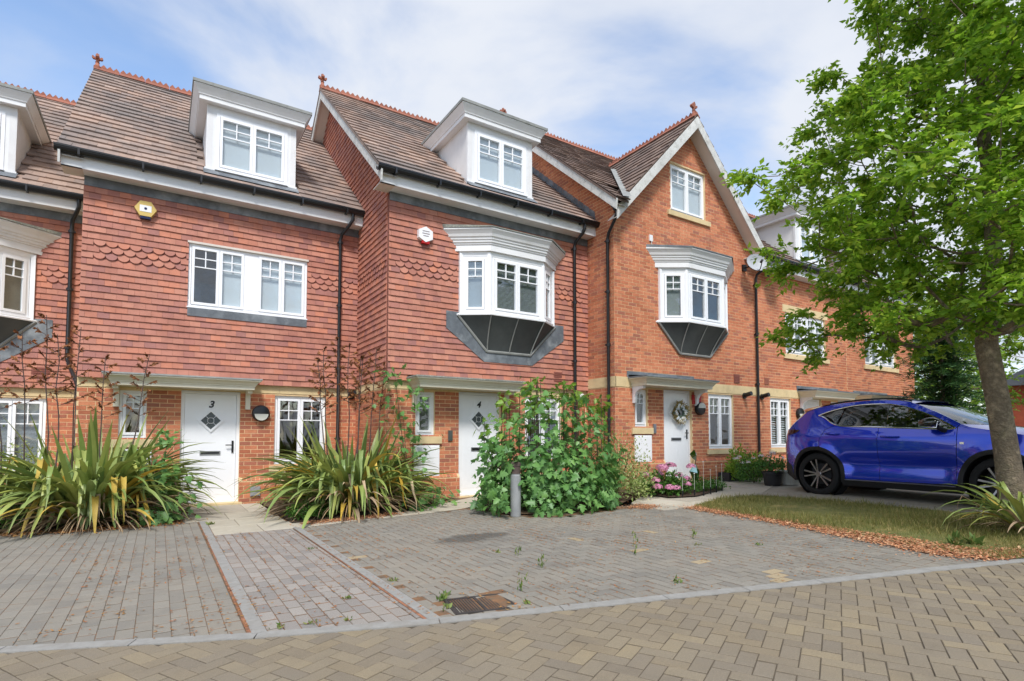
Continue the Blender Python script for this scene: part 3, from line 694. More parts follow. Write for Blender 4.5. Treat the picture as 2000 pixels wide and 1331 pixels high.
    # side walls seen by the camera
    for (x, kind_s, ylim, low) in sides:
        fs = Fr((x, 0, 0), (0, 1, 0), (-1, 0, 0)); rk = lambda z: (Yb, (Yk if z < zeave else yr+(zr-z)/SL-.15)); rlo = lambda z: (Yb if z < zeave-.1 else ye+(z+.16-zeave)/SL, rk(z)[1])
        keep = lambda c: low(c)
        if kind_s == 'tile':
            fs2 = Fr((x+.0, 0, 0), (0, 1, 0), (-1, 0, 0))
            MB().add([(x-.003, Yt+.002, zt0+.005), (x-.003, Yb+8, zt0+.005), (x-.003, Yb+8, 5.9), (x-.003, yr, zr-.2), (x-.003, Yt+.002, 5.75+du)], [[0, 1, 2, 3, 4]]).build('tile_hung_wall', 'terracotta', H)
            tb2 = H.children[-1]
            sl = hung_list(Fr((x-.004, 0, 0), (0, 1, 0), (-1, 0, 0)), Yt, Yk, zt0, zr-.3, (), [scz], lambda z: (max(Yt, rlo(z)[0]), rlo(z)[1]), keep, margin=.2)
            pieces('hung_tile', 'hung_tiles', tb2, 'hung_tile', sl)
            bl += brick_list(fs, Yb, ylim, zbase, 2.12+dl, (), zb_, None)
            MB().box(x-.012, x+.02, Yb, ylim, 2.12+dl, 2.27+dl).build('band_stone', 'stone', W)
        else:
            bl += brick_list(fs, Yb, Yk, zbase, band[0], (), zb_, None, keep=keep)
            bl += brick_list(fs, Yb, Yk, band[1], zr-.3, (), zb_, rlo, keep=keep)
            MB().box(x-.012, x+.02, Yb-.012, ylim, *band).build('band_stone', 'stone', W)
    pieces('brick', 'bricks', W, 'brick', bl)
    # openings
    window(H, fb, *sw, zs0, zs1, 1, d=-.05, blind_or_reflection='curtain' if number != '3' else None, name='side_light', fw=.045, toplight=.34)
    MB().box(sw[0]-.11, sw[1]+.13, Yb-.05, Yb+.06, zs0-.16, zs0-.024).build('sill', 'stone', H)
    MB().box(sw[0]-.03, sw[1]+.09, Yb-.03, Yb+.05, zs0-.80, zs0-.19).box(sw[0], sw[1]+.06, Yb-.036, Yb-.028, zs0-.77, zs0-.22).build('meter_box', 'white_gloss', H)
    window(H, fb, *gw, zg0, zg1, 2, d=-.05, blind_or_reflection=(blinds or {}).get('gf'), fw=.05, toplight=.33)
    MB().box(gw[0]-.09, gw[1]+.09, Yb-.05, Yb+.06, zg0-.13, zg0-.024).build('sill', 'stone', H)
    front_door(H, fb, *dr, zd0, zd1, number, mirror)
    MB().box(dr[0]-.05, dr[1]+.05, Yb-.14, Yb+.1, zbase, zd0-.003).build('threshold', 'stone', H)
    canopy(H, fb, *cn, 2.135+dl, flash=(.13 if not tile else 0), curved=not tile, lead=('lead' if not tile else ('lead_lichen' if number == '4' else 'lead_grey')))
    if kind == 'flat':
        window(H, ft, *uw, 3.73+du, 4.88+du, [1, .92, .55, .92, .95], d=-.02, blind_or_reflection=[None, 'blind', None, 'blind', 'blind'], panel_at=2, toplight=.33, fw=.045)  # pale sheets behind these panes stand in for reflected sky
        MB().obox(ft, uw[0]-.0, uw[1]+.0, 3.56+du, 3.71+du, .006, .026).build('lead_apron', 'lead', H)
        MB().obox(ft, uw[0]-.02, uw[1]+.02, 4.878+du, 4.915+du, -.05, .03).build('window_head', 'soffit', H)
    if kind == 'brick_flat':
        window(H, fb, *uw, 3.60+du, 4.74+du, [1, .92, .55, .92, 1], d=-.05, blind_or_reflection=['blind_dim']*5, panel_at=2, fw=.045)
        MB().box(uw[0]-.12, uw[1]+.12, Yb-.05, Yb+.06, 3.45+du, 3.575+du).build('sill', 'stone', H)
        MB().box(uw[0]-.12, uw[1]+.12, Yb-.008, Yb+.06, 4.742+du, 4.95+du).build('lintel', 'stone', H)
    if kind in ('bay', 'brick_bay'):
        bay(H, ft, bc, zb0, zb0+1.19, zb0+1.63, W=1.145 if tile else 1.2, blinds=(blinds or {}).get('bay', (None, None, None)), flash=tile, lich='lead_lichen' if tile else 'lead')
    # eaves
    vx0 = X0-(.29 if left_verge else 0); vx1 = X1
    if not gable:
        MB().box(vx0+.02, vx1, Yt-.30, Yt-.27, zeave-.28, zeave-.045).box(vx0+.02, vx1, Yt-.268, Yb+.02, zeave-.275, zeave-.262).build('fascia', 'white_wood', H)
        gutter(H, vx0-.06, vx1+.02, Yt-.37, zeave-.02)
    # roof
    rb = MB(); x0, x1 = vx0-.025, vx1
    t = .05
    sl_ = [(x0, x1, ye+.02, zeave-.03, yr, zr-.03), (x0, x1, Yk+.4, roof_z(Yk)-SL*.4-.02, yr, zr-.03)]
    if gable: sl_ = [(x0, X0+.06, ye+.02, zeave-.03, yr, zr-.03), (X0+.06, x1, Yb+.5, roof_z(Yb+.5)-.05, yr, zr-.03), sl_[1]]
    for (x0_, x1_, ya, za, yb2, zb2) in sl_:
        rb.add([(x0_, ya, za), (x1_, ya, za), (x1_, yb2, zb2), (x0_, yb2, zb2), (x0_, ya, za-t), (x1_, ya, za-t), (x1_, yb2, zb2-t), (x0_, yb2, zb2-t)], [[0,1,2,3],[7,6,5,4],[0,4,5,1],[1,5,6,2],[2,6,7,3],[3,7,4,0]])
    rf = rb.build('roof', roofm, H)
    dmx = None
    if dormer_on: dmx = (X0+X1)/2 - .04 if dorm is None else dorm
    def keep(c):
        if dormer_on and abs(c[0]-dmx) < .80 and c[1] > Yt-.14 and c[2] < zeave+1.75: return False
        if gable:
            zg = gz+.12 - gslope*abs(c[0]-gx)
            if c[2] < zg+.02 or (c[0] > X0+.02 and c[1] < Yb+.3): return False
        return True
    rl = roof_list((x0, ye, zeave-.022), (1, 0, 0), (0, CS, SN), (0, -SN, CS), x1-x0, (yr-ye)/CS, keep)
    pieces('roof_tile', 'roof_tiles', rf, roofm, rl)
    ridge(H, rf, x0, x1, yr, zr+.03, [(x0+.06, yr)], m='ridge')
    if dormer_on:
        yf = Yt-.13
        dormer(H, Fr((0, yf, 0), (1, 0, 0), (0, -1, 0)), dmx, 6.30+du-.03, 0, SL, yf, roof_z, blind_or_reflection=['blind', 'blind'])
    # barge boards on the left verge
    if left_verge:
        mb = MB()
        xa, xb = vx0-.01, vx0+.02
        lo = [(ye-.0, zeave-.06), (yr, zr-.06), (yr, zr-.29), (ye+.02, zeave-.285)]
        bk = [(yr, zr-.06), (Yk+.4, roof_z(Yk)-SL*.4), (Yk+.4, roof_z(Yk)-SL*.4-.25), (yr, zr-.28)]
        for po in (lo, bk): mb.prism(po, lambda p: (xa, p[0], p[1]), lambda p: (xb, p[0], p[1]))
        mb.build('barge_board', 'barge', H)
        sb = MB()
        for (a, b) in (((ye+.05, zeave-.15), (yr, zr-.18)), ((yr, zr-.18), (Yk, roof_z(Yk)-.15))):
            sb.add([(xb, a[0], a[1]), (X0+.02, a[0], a[1]), (X0+.02, b[0], b[1]), (xb, b[0], b[1])], [[0, 1, 2, 3]])
        sb.build('verge_soffit', 'soffit', H)
        if not gable: MB().box(vx0+.02, X0, ye+.12, Yb, zeave-.28, zeave-.27).build('box_end', 'soffit', H)
    return H, dict(W=W, rf=rf, fb=fb, ft=ft, zeave=zeave, ye=ye, yr=yr, zr=zr, roof_z=roof_z, dl=dl, du=du, Yb=Yb, Yt=Yt, X0=X0, X1=X1)

# neighbour roofs hide what lies below them: leave those tiles and bricks out
def above(h, m=.25):
    rz = h['roof_z']; x = h['X1']
    return lambda c: c[1] < h['Yb'] + .05 or c[2] > rz(c[1]) - m
A, hA = house(-5.75, -1.15, 13.2, -.14, -.26, 'tile-hung house at the left edge with a half-hidden bay and dormer', 'bay', [], bay_dx=.32, dorm=-3.08, left_verge=False, blinds={'gf': 'slats', 'bay': (None, ('curtain', None), 'curtain')})
B, hB = house(-1.15, 3.44, 11.37, -.05, -.16, 'tile-hung house with white door number 3 and flat four-light window', 'flat', [], '3', dorm=1.36, blinds={'gf': None}, left_verge=True)
Cc, hC = house(3.44, 8.13, 9.57, 0, 0, 'tile-hung house with white door number 4 and a bay window with blinds', 'bay', [(3.44, 'tile', 11.45, above(hB))], '4', dorm=5.75,
               blinds={'gf': 'slats', 'bay': ('blind_dim', ('slats', 'slats'), 'slats')})
D, hD = house(8.13, 13.05, 8.69, .19, .22, 'brick house with front gable, small bay and wreath on its white door', 'brick_bay', [(8.13, 'brick', 9.65, above(hC))], None, roofm='roof_tile_brown',
              dormer_on=False, bay_dx=.08, gable=(10.54, 2.44, 1.06, 8.60), blinds={'gf': (None, None), 'bay': ('blind_dim', (None, None), None)}, left_verge=True)
E_, hE = house(13.05, 17.65, 8.695, .19, -.07, 'brick house behind the blue car, satellite dishes at its left end', 'brick_flat', [], None, mirror=True, roofm='roof_tile_brown', dorm=15.6, left_verge=False, blinds={'gf': 'shutter'})
F_, hF = house(17.65, 22.2, 8.69, .19, -.07, 'farthest brick house in the row, mostly hidden by the tree and conifer', 'brick_flat', [], None, roofm='roof_tile_brown', dorm=19.9, left_verge=False, blinds={'gf': 'blind'})
for h_, H_ in ((hA, A), (hB, B), (hC, Cc), (hD, D), (hE, E_), (hF, F_)): pass

# the front gable of the brick house
def front_gable(H, h, gx, hw, slope, gz):
    Yb = h['Yb']; rf = h['rf']; zr = gz+.18; yfr = Yb-.30; x0, x1 = gx-hw-.15, gx+hw+.12
    zl = zr - slope*(gx-x0); zrr = zr - slope*(x1-gx); yback = h['ye'] + (zr-h['zeave'])/SL + .2
    c = 1/math.sqrt(1+slope*slope); s = slope*c
    g = MB(); t = .05
    for (xe, ze) in ((x0, zl), (x1, zrr)):
        yv = max(yfr+.06, h['ye'] + (ze-h['zeave'])/SL + .1)
        g.add([(xe, yfr+.02, ze), (gx, yfr+.02, zr), (gx, yback, zr), (xe, yv, ze), (xe, yfr+.02, ze-t), (gx, yfr+.02, zr-t), (gx, yback, zr-t), (xe, yv, ze-t)], [[0,1,2,3],[7,6,5,4],[0,4,5,1],[1,5,6,2],[2,6,7,3],[3,7,4,0]])
    gr = g.build('gable_roof', 'roof_tile_brown', H)
    rz = h['roof_z']
    keep = lambda q: q[2] > rz(q[1]) - .08
    LL = (gx-x0)/c
    l1 = roof_list((x0, yfr, zl+.01), (0, 1, 0), (c, 0, s), (-s, 0, c), yback-yfr, LL, keep)
    l2 = roof_list((x1, yfr, zrr+.01), (0, 1, 0), (-c, 0, s), (s, 0, c), yback-yfr, (x1-gx)/c, keep)
    pieces('roof_tile', 'roof_tiles', gr, 'roof_tile_brown', l1 + l2)
    ridge(H, gr, yfr, yback-.1, gx, zr+.06, [], axis='y')
    MB_ = MB(); fx, fy, z = gx, yfr+.1, zr+.06
    mb = MB().lathe([(.07, -.06), (.07, .015), (.045, .04), (.034, .10), (.046, .11), (.034, .12), (.03, .16)], (fx, fy, z), 10)
    po = [(-.03, .18), (-.045, .22), (-.12, .225), (-.15, .26), (-.14, .30), (-.10, .30), (-.085, .275), (-.05, .28), (-.055, .32), (-.035, .36), (0, .40), (.035, .36), (.055, .32), (.05, .28), (.085, .275), (.10, .30), (.14, .30), (.15, .26), (.12, .225), (.045, .22), (.03, .18)]
    mb.prism(po, lambda p: (fx+p[0]*.7, fy-.03, z+p[1]*.8), lambda p: (fx+p[0]*.7, fy+.03, z+p[1]*.8)).build('finial', 'ridge', gr, True)
    b = MB(); hgt = .27
    for (xe, ze) in ((x0, zl), (x1, zrr)):
        po = [(xe, ze-.03), (gx, zr-.03), (gx, zr-.02-hgt*1.05), (xe + (.0 if xe < gx else 0), ze-.02-hgt)]
        b.prism(po, lambda p: (p[0], yfr-.02, p[1]), lambda p: (p[0], yfr+.015, p[1]))
    b.build('barge_board', 'barge', H)
    v = MB()
    for (xe, ze) in ((x0, zl), (x1, zrr)):
        v.add([(xe, yfr+.015, ze-.25), (gx, yfr+.015, zr-.26), (gx, Yb+.01, zr-.26), (xe, Yb+.01, ze-.25)], [[0, 1, 2, 3]])
    v.build('verge_soffit', 'soffit', H)
    MB().box(x1-.45, x1, yfr-.02, Yb, zrr-.27-.01, zrr-.262).build('box_end', 'soffit', H)
    # lead valley on the left
    xv = []
    for k in range(7):
        x = x0 + (gx-x0)*k/6*.8; zv = zl + slope*(x-x0); yv = h['ye'] + (zv-h['zeave'])/SL; xv.append((x, yv, zv))
    vb = MB()
    V = [(x-.085, y+.01, z+.075) for x, y, z in xv] + [(x+.085, y-.06, z+.075) for x, y, z in xv]; n = len(xv)
    vb.add(V, [[i, i+1, n+i+1, n+i] for i in range(n-1)]).build('valley_lead', 'lead_grey', gr)
    fg = h['fb']
    window(H, fg, gx-.62, gx+.62, 6.52, 7.66, 2, d=-.05, blind_or_reflection=['blind', 'blind'], name='gable_window', toplight=.33)
    MB().box(gx-.74, gx+.76, Yb-.05, Yb+.05, 6.385, 6.497).build('sill', 'stone', H)
front_gable(D, hD, 10.54, 2.44, 1.06, 8.64)
# ------------------------------------------------------------------ house fixtures
# downpipes
def clips(x, y, zs): return [((x, y, z), 0) for z in zs]
pipe(B, [(3.20, 11.0, 5.78), (3.20, 11.0, 5.62), (3.15, 11.05, 5.52), (3.05, 11.24, 5.36), (3.03, 11.28, 5.25), (3.03, 11.28, -.05)], brackets=clips(3.03, 11.28, (5.2, 3.9, 2.6, 1.2)))
pipe(Cc, [(7.76, 9.2, 5.93), (7.76, 9.2, 5.80), (7.74, 9.26, 5.70), (7.70, 9.44, 5.56), (7.69, 9.48, 5.46), (7.69, 9.48, .05)], brackets=clips(7.69, 9.48, (5.4, 4.2, 2.9, 1.5)))
pipe(A, [(-1.36, 12.84, 5.68), (-1.36, 12.84, 5.50), (-1.40, 12.92, 5.42), (-1.47, 13.08, 5.30), (-1.48, 13.11, 5.2), (-1.48, 13.11, 2.7), (-1.44, 13.0, 2.58), (-1.24, 12.2, 2.2), (-1.2, 12.1, 2.1), (-1.2, 12.1, -.05)], brackets=clips(-1.48, 13.11, (5.1, 4.0, 2.9)))
pipe(D, [(8.0, 8.46, 6.08), (8.0, 8.46, 5.93), (8.01, 8.52, 5.83), (8.05, 8.76, 5.62), (8.06, 8.81, 5.5), (8.06, 8.81, .15)], brackets=clips(8.06, 8.81, (5.45, 4.35, 3.2, 1.6)))
MB().box(7.90, 8.13, 8.40, 8.52, 6.06, 6.12).box(7.93, 8.10, 8.42, 8.50, 6.00, 6.06).build('hopper', 'black_plastic', D)
pipe(E_, [(13.10, 8.34, 5.80), (13.10, 8.34, 5.66), (13.08, 8.42, 5.56), (13.06, 8.60, 5.46), (13.06, 8.63, 5.35), (13.06, 8.63, .25)], brackets=clips(13.06, 8.63, (5.2, 3.9, 2.6)))
# stepped lead flashing where the middle tiled roof meets the brick side wall
sf = MB(); yy = hC['ye']+.12
while yy < 13.4:
    z = hC['roof_z'](yy); sf.add([(8.124, yy, z-.02), (8.124, yy+.2, z+.15), (8.124, yy+.2, z+.33), (8.124, yy+.02, z+.19), (8.10, yy, z+.015), (8.10, yy+.2, z+.18)], [[0,1,2,3],[0,1,5,4]]); yy += .195
sf.build('step_flashing', 'lead', Cc)
# vents, flues, small boxes
def vent(H, fr, u, z, m='terracotta', w=.11, h=.11):
    mb = MB().obox(fr, u-w, u+w, z-h, z+h, .0, .02)
    v = mb.build('vent', m, H); b = MB()
    for i in range(5): b.obox(fr, u-w*.85, u+w*.85, z-h*.8+i*h*.36, z-h*.8+i*h*.36+h*.16, .02, .027)
    b.build('grille', m, v)
vent(B, hB['ft'], 2.63, 2.50, 'red_vent' if 'red_vent' in MATS else 'ridge', .085, .085); vent(Cc, hC['ft'], 7.27, 2.53); vent(A, hA['ft'], -1.86, 2.41, 'terracotta', .13, .10)
vent(D, hD['fb'], 12.25, 2.70); vent(E_, hE['fb'], 13.52, 2.71, 'ridge', .09, .09)
for H_, x, y, z in ((D, 12.54, 8.69, 2.28), (E_, 13.28, 8.69, 2.28), (B, 3.33, 11.43, 2.08)):
    MB().tube([(x, y+.02, z), (x, y-.22, z+.05)], .055, 12).lathe([(.075, 0), (.075, .03)], (x, y-.01, z), 12, (0, -1, 0)).build('flue', 'black_plastic', H_, True)
MB().obox(hB['fb'], 1.46, 1.63, .13, .31, .006, .09).obox(hB['fb'], 1.475, 1.615, .145, .295, .09, .1).build('junction_box', 'grey_plastic', B)
for H_, x, y, z in ((Cc, 4.72, 9.63, 1.26), (D, 9.285, 8.69, 1.42)):
    MB().box(x-.045, x+.045, y-.03, y+.01, z-.10, z+.10).box(x-.03, x+.03, y-.036, y-.03, z-.07, z+.02).build('door_bell', 'steel', H_)
MB().box(9.19, 9.29, 8.66, 8.70, 5.64, 5.78).tube([(9.25, 8.66, 5.64), (9.25, 8.67, 5.52), (9.35, 8.67, 5.45), (9.62, 8.67, 5.42)], .006, 5).build('cable_box', 'white_wood', D)
MB().lathe([(.05, 0), (.055, .05), (.05, .12), (.03, .13)], (7.90, 9.57, 2.16), 14, (-.3, -1, -.2)).build('camera_housing', 'white_gloss', Cc, True)
MB().box(10.55, 10.86, 8.66, 8.70, 2.10, 2.22).box(10.56, 10.85, 8.655, 8.70, 2.0, 2.095).build('sign_plate', 'red_paint', D)

def wall_lamp(x, y, z, label, up=False):
    t = empty('wall_lamp', (x, y, z), label, 'lamp', 'round bulkhead lamps beside the doors')
    ax = (0, -1, 0); r = .155
    MB().lathe([(r*.9, 0), (r, .01), (r, .06), (r*.93, .085), (r*.75, .098), (.01, .105)], (x, y, z), 28, ax).build('housing', 'black_plastic', t, True)
    po = [(math.cos(a)*r*.80, (math.sin(a)*r*.80+.0)*(1)) for a in np.linspace(math.pi, 2*math.pi, 14)]
    s = -1 if up else 1
    MB().prism(po, lambda p: (x+p[0], y-.07, z+s*(p[1]-.012)), lambda p: (x+p[0]*.97, y-.112, z+s*(p[1]-.014))).build('lens', 'lens_frost', t)
wall_lamp(1.62, 11.424, 1.68, 'round black wall lamp right of the door numbered 3')
wall_lamp(10.79, 8.684, 1.90, 'round black wall lamp right of the door with the wreath', True)
wall_lamp(15.0, 8.689, 1.88, 'round black wall lamp half hidden behind the blue car tail')
def alarm(x, y, z, m, m2, label, r=.155, tilt=0):
    t = empty('alarm_box', (x, y, z), label, 'alarm', 'alarm boxes high on the tiled walls')
    po = [(math.cos(a+tilt)*r*1.08, math.sin(a+tilt)*r) for a in np.arange(6)*math.pi/3]
    MB().prism(po, lambda p: (x+p[0], y, z+p[1]), lambda p: (x+p[0]*.96, y-.075, z+p[1]*.96)).build('cover', m, t)
    MB().box(x-.075, x+.075, y-.07, y-.004, z-r*.98-.02, z-r*.80).build('strobe', m2, t)
    if m == 'gold':
        l = MB().box(x-.085, x+.085, y-.079, y-.0745, z-.055, z+.055).build('label_plate', 'white_gloss', t)
        MB().lathe([(.022, 0), (.022, .003)], (x, y-.079, z), 14, (0, -1, 0)).build('emblem', 'navy', l)
    else:
        mb = MB()
        for i, wd in enumerate((.07, .075, .055)): mb.box(x-wd, x+wd, y-.078, y-.0745, z+.05-i*.045, z+.066-i*.045)
        mb.build('lettering', 'print_grey', t)
alarm(-.29, 11.352, 5.16, 'gold', 'navy', 'gold hexagonal alarm box on the tiles left of the flat window')
alarm(4.13, 9.552, 5.03, 'white_gloss', 'red_paint', 'white hexagonal alarm box beside the bay of number 4', tilt=math.pi/6)
def dish(x, y, z, label, az):
    t = empty('satellite_dish', (x, y, z), label, 'satellite dish', 'satellite dishes on the brick corner')
    ax = Vector((math.sin(az)*.9, -math.cos(az)*.9, .30)).normalized(); c = Vector((x, y-.36, z))
    a = ax.orthogonal().normalized(); b = ax.cross(a)
    up = Vector((0, 0, 1)); up = (up-ax*up.dot(ax)).normalized(); rt = ax.cross(up)
    V = []; F = []; n = 26; m = 6
    for i in range(m+1):
        for j in range(n):
            q = i/m; th = 2*math.pi*j/n
            V.append(c + rt*(math.cos(th)*.27*q) + up*(math.sin(th)*.25*q) + ax*(.075*q*q))
    for i in range(m):
        for j in range(n): F.append([i*n+j, i*n+(j+1) % n, (i+1)*n+(j+1) % n, (i+1)*n+j])
    k = len(V); V += [v - ax*.012 for v in V[:k]]; F += [[k+q for q in f][::-1] for f in F[:]]
    mb = MB().add(V, F); mb.build('reflector', 'dish', t, True)
    lnb = c + ax*.30 - up*.10
    MB().tube([c-up*.24+ax*.06, c-up*.24+ax*.14, lnb], .012, 6).build('arm', 'black_metal', t)
    MB().tube([lnb, lnb-ax*.09], .03, 8).build('receiver', 'black_plastic', t)
    MB().tube([c-ax*.02, Vector((x, y-.05, z-.02))], .02, 6).box(x-.07, x+.07, y-.05, y+.0, z-.10, z+.06).build('mount', 'black_metal', t)
dish(12.62, 8.684, 5.60, 'left grey satellite dish at the top of the drainpipe', -.5)
dish(13.62, 8.689, 5.62, 'right grey satellite dish under the eaves behind the branches', -.35)
# wreath on the door
def wreath(x, y, z):
    t = empty('wreath', (x, y, z), 'wreath of dried grass and pale flowers on the white door', 'wreath')
    MB().tube([(x+math.cos(a)*.17, y-.03, z+math.sin(a)*.17) for a in np.linspace(0, 2*math.pi, 25)], .03, 7, False).build('ring', 'straw', t, True)
    V = []; F = []; r2 = random.Random(3)
    def spray(n, r0, r1, ln, wd):
        V = []; F = []
        for i in range(n):
            a = r2.uniform(0, 2*math.pi); q = Vector((x+math.cos(a)*r2.uniform(r0, r1), y-.03-r2.uniform(0, .05), z+math.sin(a)*r2.uniform(r0, r1)))
            d = Vector((math.cos(a)+r2.uniform(-.8, .8), r2.uniform(-.6, 0), math.sin(a)+r2.uniform(-.8, .8))).normalized(); s = d.cross(Vector((r2.uniform(-1, 1), 1, r2.uniform(-1, 1)))).normalized()*wd
            l = ln*r2.uniform(.6, 1.3); b = len(V); V += [q-s*.3, q+d*l*.5-s, q+d*l, q+d*l*.5+s, q+s*.3]; F.append([b, b+1, b+2, b+3, b+4])
        return MB().add(V, F)
    spray(520, .08, .21, .11, .009).build('dried_grass', 'straw', t); spray(420, .06, .2, .06, .022).build('leaves', 'wreath_green', t); 
    mb = MB()
    for i in range(46):
        a = r2.uniform(0, 2*math.pi); r = r2.uniform(.12, .2); mb.lathe([(.012, 0), (.03, .012), (.034, .02), (.015, .03)], (x+math.cos(a)*r, y-.075, z+math.sin(a)*r-.02), 7, (r2.uniform(-.4, .4), -1, r2.uniform(-.4, .4)))
    mb.build('flowers', 'flower_pale', t); t.children[-1]['kind'] = 'stuff'
mat('straw', [S(176,152,96), S(150,128,80), S(196,176,120)], .9, True, 20, .1)
mat('wreath_green', [S(110,128,110), S(84,110,96), S(140,156,140)], .8, True, 20, .1)
mat('flower_pale', [S(230,228,220), S(206,214,222), S(236,230,214)], .7, True, 20, .05)
wreath(10.16, 8.69+.06, 1.80)
# ------------------------------------------------------------------ ground
mat('soil', [S(92,74,58), S(70,56,44), S(112,92,70)], .95, False, 14, .25, .8, 50, bdist=.02)
mat('terrain', [S(120,112,100), S(104,98,88)], .95, False, 3, .15, .4, 40)
mat('joint_sand', [S(104,95,80), S(128,94,66), S(96,89,77), S(116,102,78)], .95, False, 10, .25, .6, 150)
mat('red_sand', [S(146,98,74), S(118,88,68), S(160,108,80), S(124,100,78)], .95, False, 30, .25, .6, 120)
mat('joint_dark', [S(98,88,73), S(84,76,64)], .95, False, 10, .25, .6, 150)
mat('paver_grey', [S(128,124,115), S(136,131,121), S(121,117,109), S(132,127,117), S(126,122,113)], .9, True, 120, .16, .5, 260, bdist=.004,
    weather=[(.7, S(148,138,122), .55, .45, .68), (2.3, S(104,100,94), .45, .52, .7), (240, S(180,176,170), .5, .6, .68), (190, S(78,76,74), .5, .6, .7)])
mat('paver_stone', [S(140,134,127), S(152,145,137), S(128,123,118), S(146,138,129)], .92, True, 110, .2, .6, 240, bdist=.005,
    weather=[(240, S(206,202,198), .6, .58, .66), (180, S(96,92,90), .6, .6, .68)])
mat('paver_tan', [S(128,117,99), S(137,125,104), S(121,111,96), S(133,120,98), S(126,116,101), S(144,130,104)], .92, True, 130, .2, .6, 260, bdist=.005,
    weather=[(.9, S(126,118,106), .55, .45, .68), (2.6, S(104,95,82), .4, .52, .7), (260, S(178,164,138), .55, .58, .66), (200, S(80,72,60), .55, .58, .66)])
mat('paver_sand', [S(166,150,122), S(156,140,112)], .9, True, 90, .15, .4, 200)
mat('concrete', [S(150,148,143), S(138,136,131)], .9, False, 20, .12, .4, 160, weather=[(4, S(140,134,124), .5, .5, .68), (220, S(120,118,114), .4, .62, .7)])
mat('slab', [S(184,176,158), S(174,166,149), S(190,182,166), S(166,158,143)], .92, True, 12, .12, .4, 120, weather=[(3, S(160,150,132), .5, .5, .68), (140, S(140,134,120), .4, .6, .7)])
mat('iron', [S(62,56,54), S(50,46,45)], .6, False, 20, .2, .3, 60, spec=.5)
mat('turf', [S(116,112,62), S(92,98,52), S(142,128,80)], .95, False, 8, .25, .6, 60)

# oil stain: a dark patch with its own shape on the grey pavers
def add_stain(m, cx, cy, rx, ry, col):
    t = m.node_tree; N = t.nodes.new; L = t.links.new; b = [n for n in t.nodes if n.type == 'BSDF_PRINCIPLED'][0]
    src = b.inputs['Base Color'].links[0].from_socket
    geo = N('ShaderNodeNewGeometry'); mp = N('ShaderNodeMapping'); mp.vector_type = 'POINT'
    mp.inputs['Scale'].default_value = (1/rx, 1/ry, 0); mp.inputs['Location'].default_value = (-cx/rx, -cy/ry, 0); L(geo.outputs['Position'], mp.inputs[0])
    ln = N('ShaderNodeVectorMath'); ln.operation = 'LENGTH'; L(mp.outputs[0], ln.inputs[0])
    nz = N('ShaderNodeTexNoise'); nz.inputs['Scale'].default_value = 5; nz.inputs['Detail'].default_value = 6; L(geo.outputs['Position'], nz.inputs['Vector'])
    ad = N('ShaderNodeMath'); ad.operation = 'MULTIPLY_ADD'; L(nz.outputs['Fac'], ad.inputs[0]); ad.inputs[1].default_value = 1.2; L(ln.outputs['Value'], ad.inputs[2])
    mr = N('ShaderNodeMapRange'); mr.inputs[1].default_value = 1.25; mr.inputs[2].default_value = 1.7; mr.inputs[3].default_value = .62; mr.inputs[4].default_value = 0; L(ad.outputs[0], mr.inputs[0])
    mx = N('ShaderNodeMix'); mx.data_type = 'RGBA'; L(mr.outputs[0], mx.inputs[0]); L(src, mx.inputs[6]); mx.inputs[7].default_value = col; L(mx.outputs[2], b.inputs['Base Color'])
add_stain(MATS['paver_grey'], 3.2, 5.86, .50, .26, S(52,50,48))

def sheet(name, poly, dz, m, kind='structure', thick=.03, label=None):
    bm = bmesh.new(); vs_ = [bm.verts.new((x, y, 0)) for x, y in poly]; bm.faces.new(vs_)
    for xx in (1.5, 12.0):
        bmesh.ops.bisect_plane(bm, geom=bm.verts[:]+bm.edges[:]+bm.faces[:], plane_co=(xx, 0, 0), plane_no=(1, 0, 0))
    bmesh.ops.triangulate(bm, faces=bm.faces[:])
    bm.normal_update()
    for f in bm.faces:
        if f.normal.z < 0: f.normal_flip()
    for v in bm.verts: v.co.z = G(v.co.x) + dz
    me = bpy.data.meshes.new(name); bm.to_mesh(me); bm.free(); o = mobj(name, me, m); o['kind'] = kind; return o
ground = sheet('ground', [(-300, -300), (300, -300), (300, 300), (-300, 300)], -.085, 'terrain')
KERB = [(-12.0, 9.6), (-5.0, 6.3), (-2.2, 5.02), (-.747, 4.369), (.543, 3.822), (1.622, 3.455), (2.445, 3.185), (3.231, 2.93), (4.547, 2.498), (6.698, 1.801), (12.0, .15), (20, -2.4)]
def kerb_y(x):
    for (a, b), (c, d) in zip(KERB, KERB[1:]):
        if x <= c: return b + (d-b)*(x-a)/(c-a)
    return KERB[-1][1]
def kerb_half(x):
    """half plane through the kerb near x: nx*x+ny*y = c, positive towards the houses"""
    for (a, b), (c, d) in zip(KERB, KERB[1:]):
        if x <= c or (c, d) == KERB[-1]:
            nx, ny = -(d-b), (c-a); l = math.hypot(nx, ny); nx, ny = nx/l, ny/l; return nx, ny, nx*a+ny*b
road = sheet('road', [(-60, -40)] + [(-60, 31.9)] + KERB + [(60, -15), (60, -40)], -.0045, 'joint_dark')
drive = sheet('driveway', [(-12, 9.5), (-5, 6.25), (-.747, 4.36), (1.622, 3.45), (3.231, 2.92), (6.698, 1.79), (7.2, 6.2), (4.0, 8.4), (-.2, 9.6), (-12, 13)], -.0035, 'joint_sand')
mat('concrete_warm', [S(166,158,142), S(152,145,130)], .92, False, 12, .12, .4, 140, weather=[(3, S(136,128,114), .5, .5, .68)])
parking = sheet('parking_bay', [(8.9, .9), (16, -1.2), (30, -3), (30, 8.65), (11.2, 8.64), (9.1, 6.2)], -.004, 'concrete_warm')

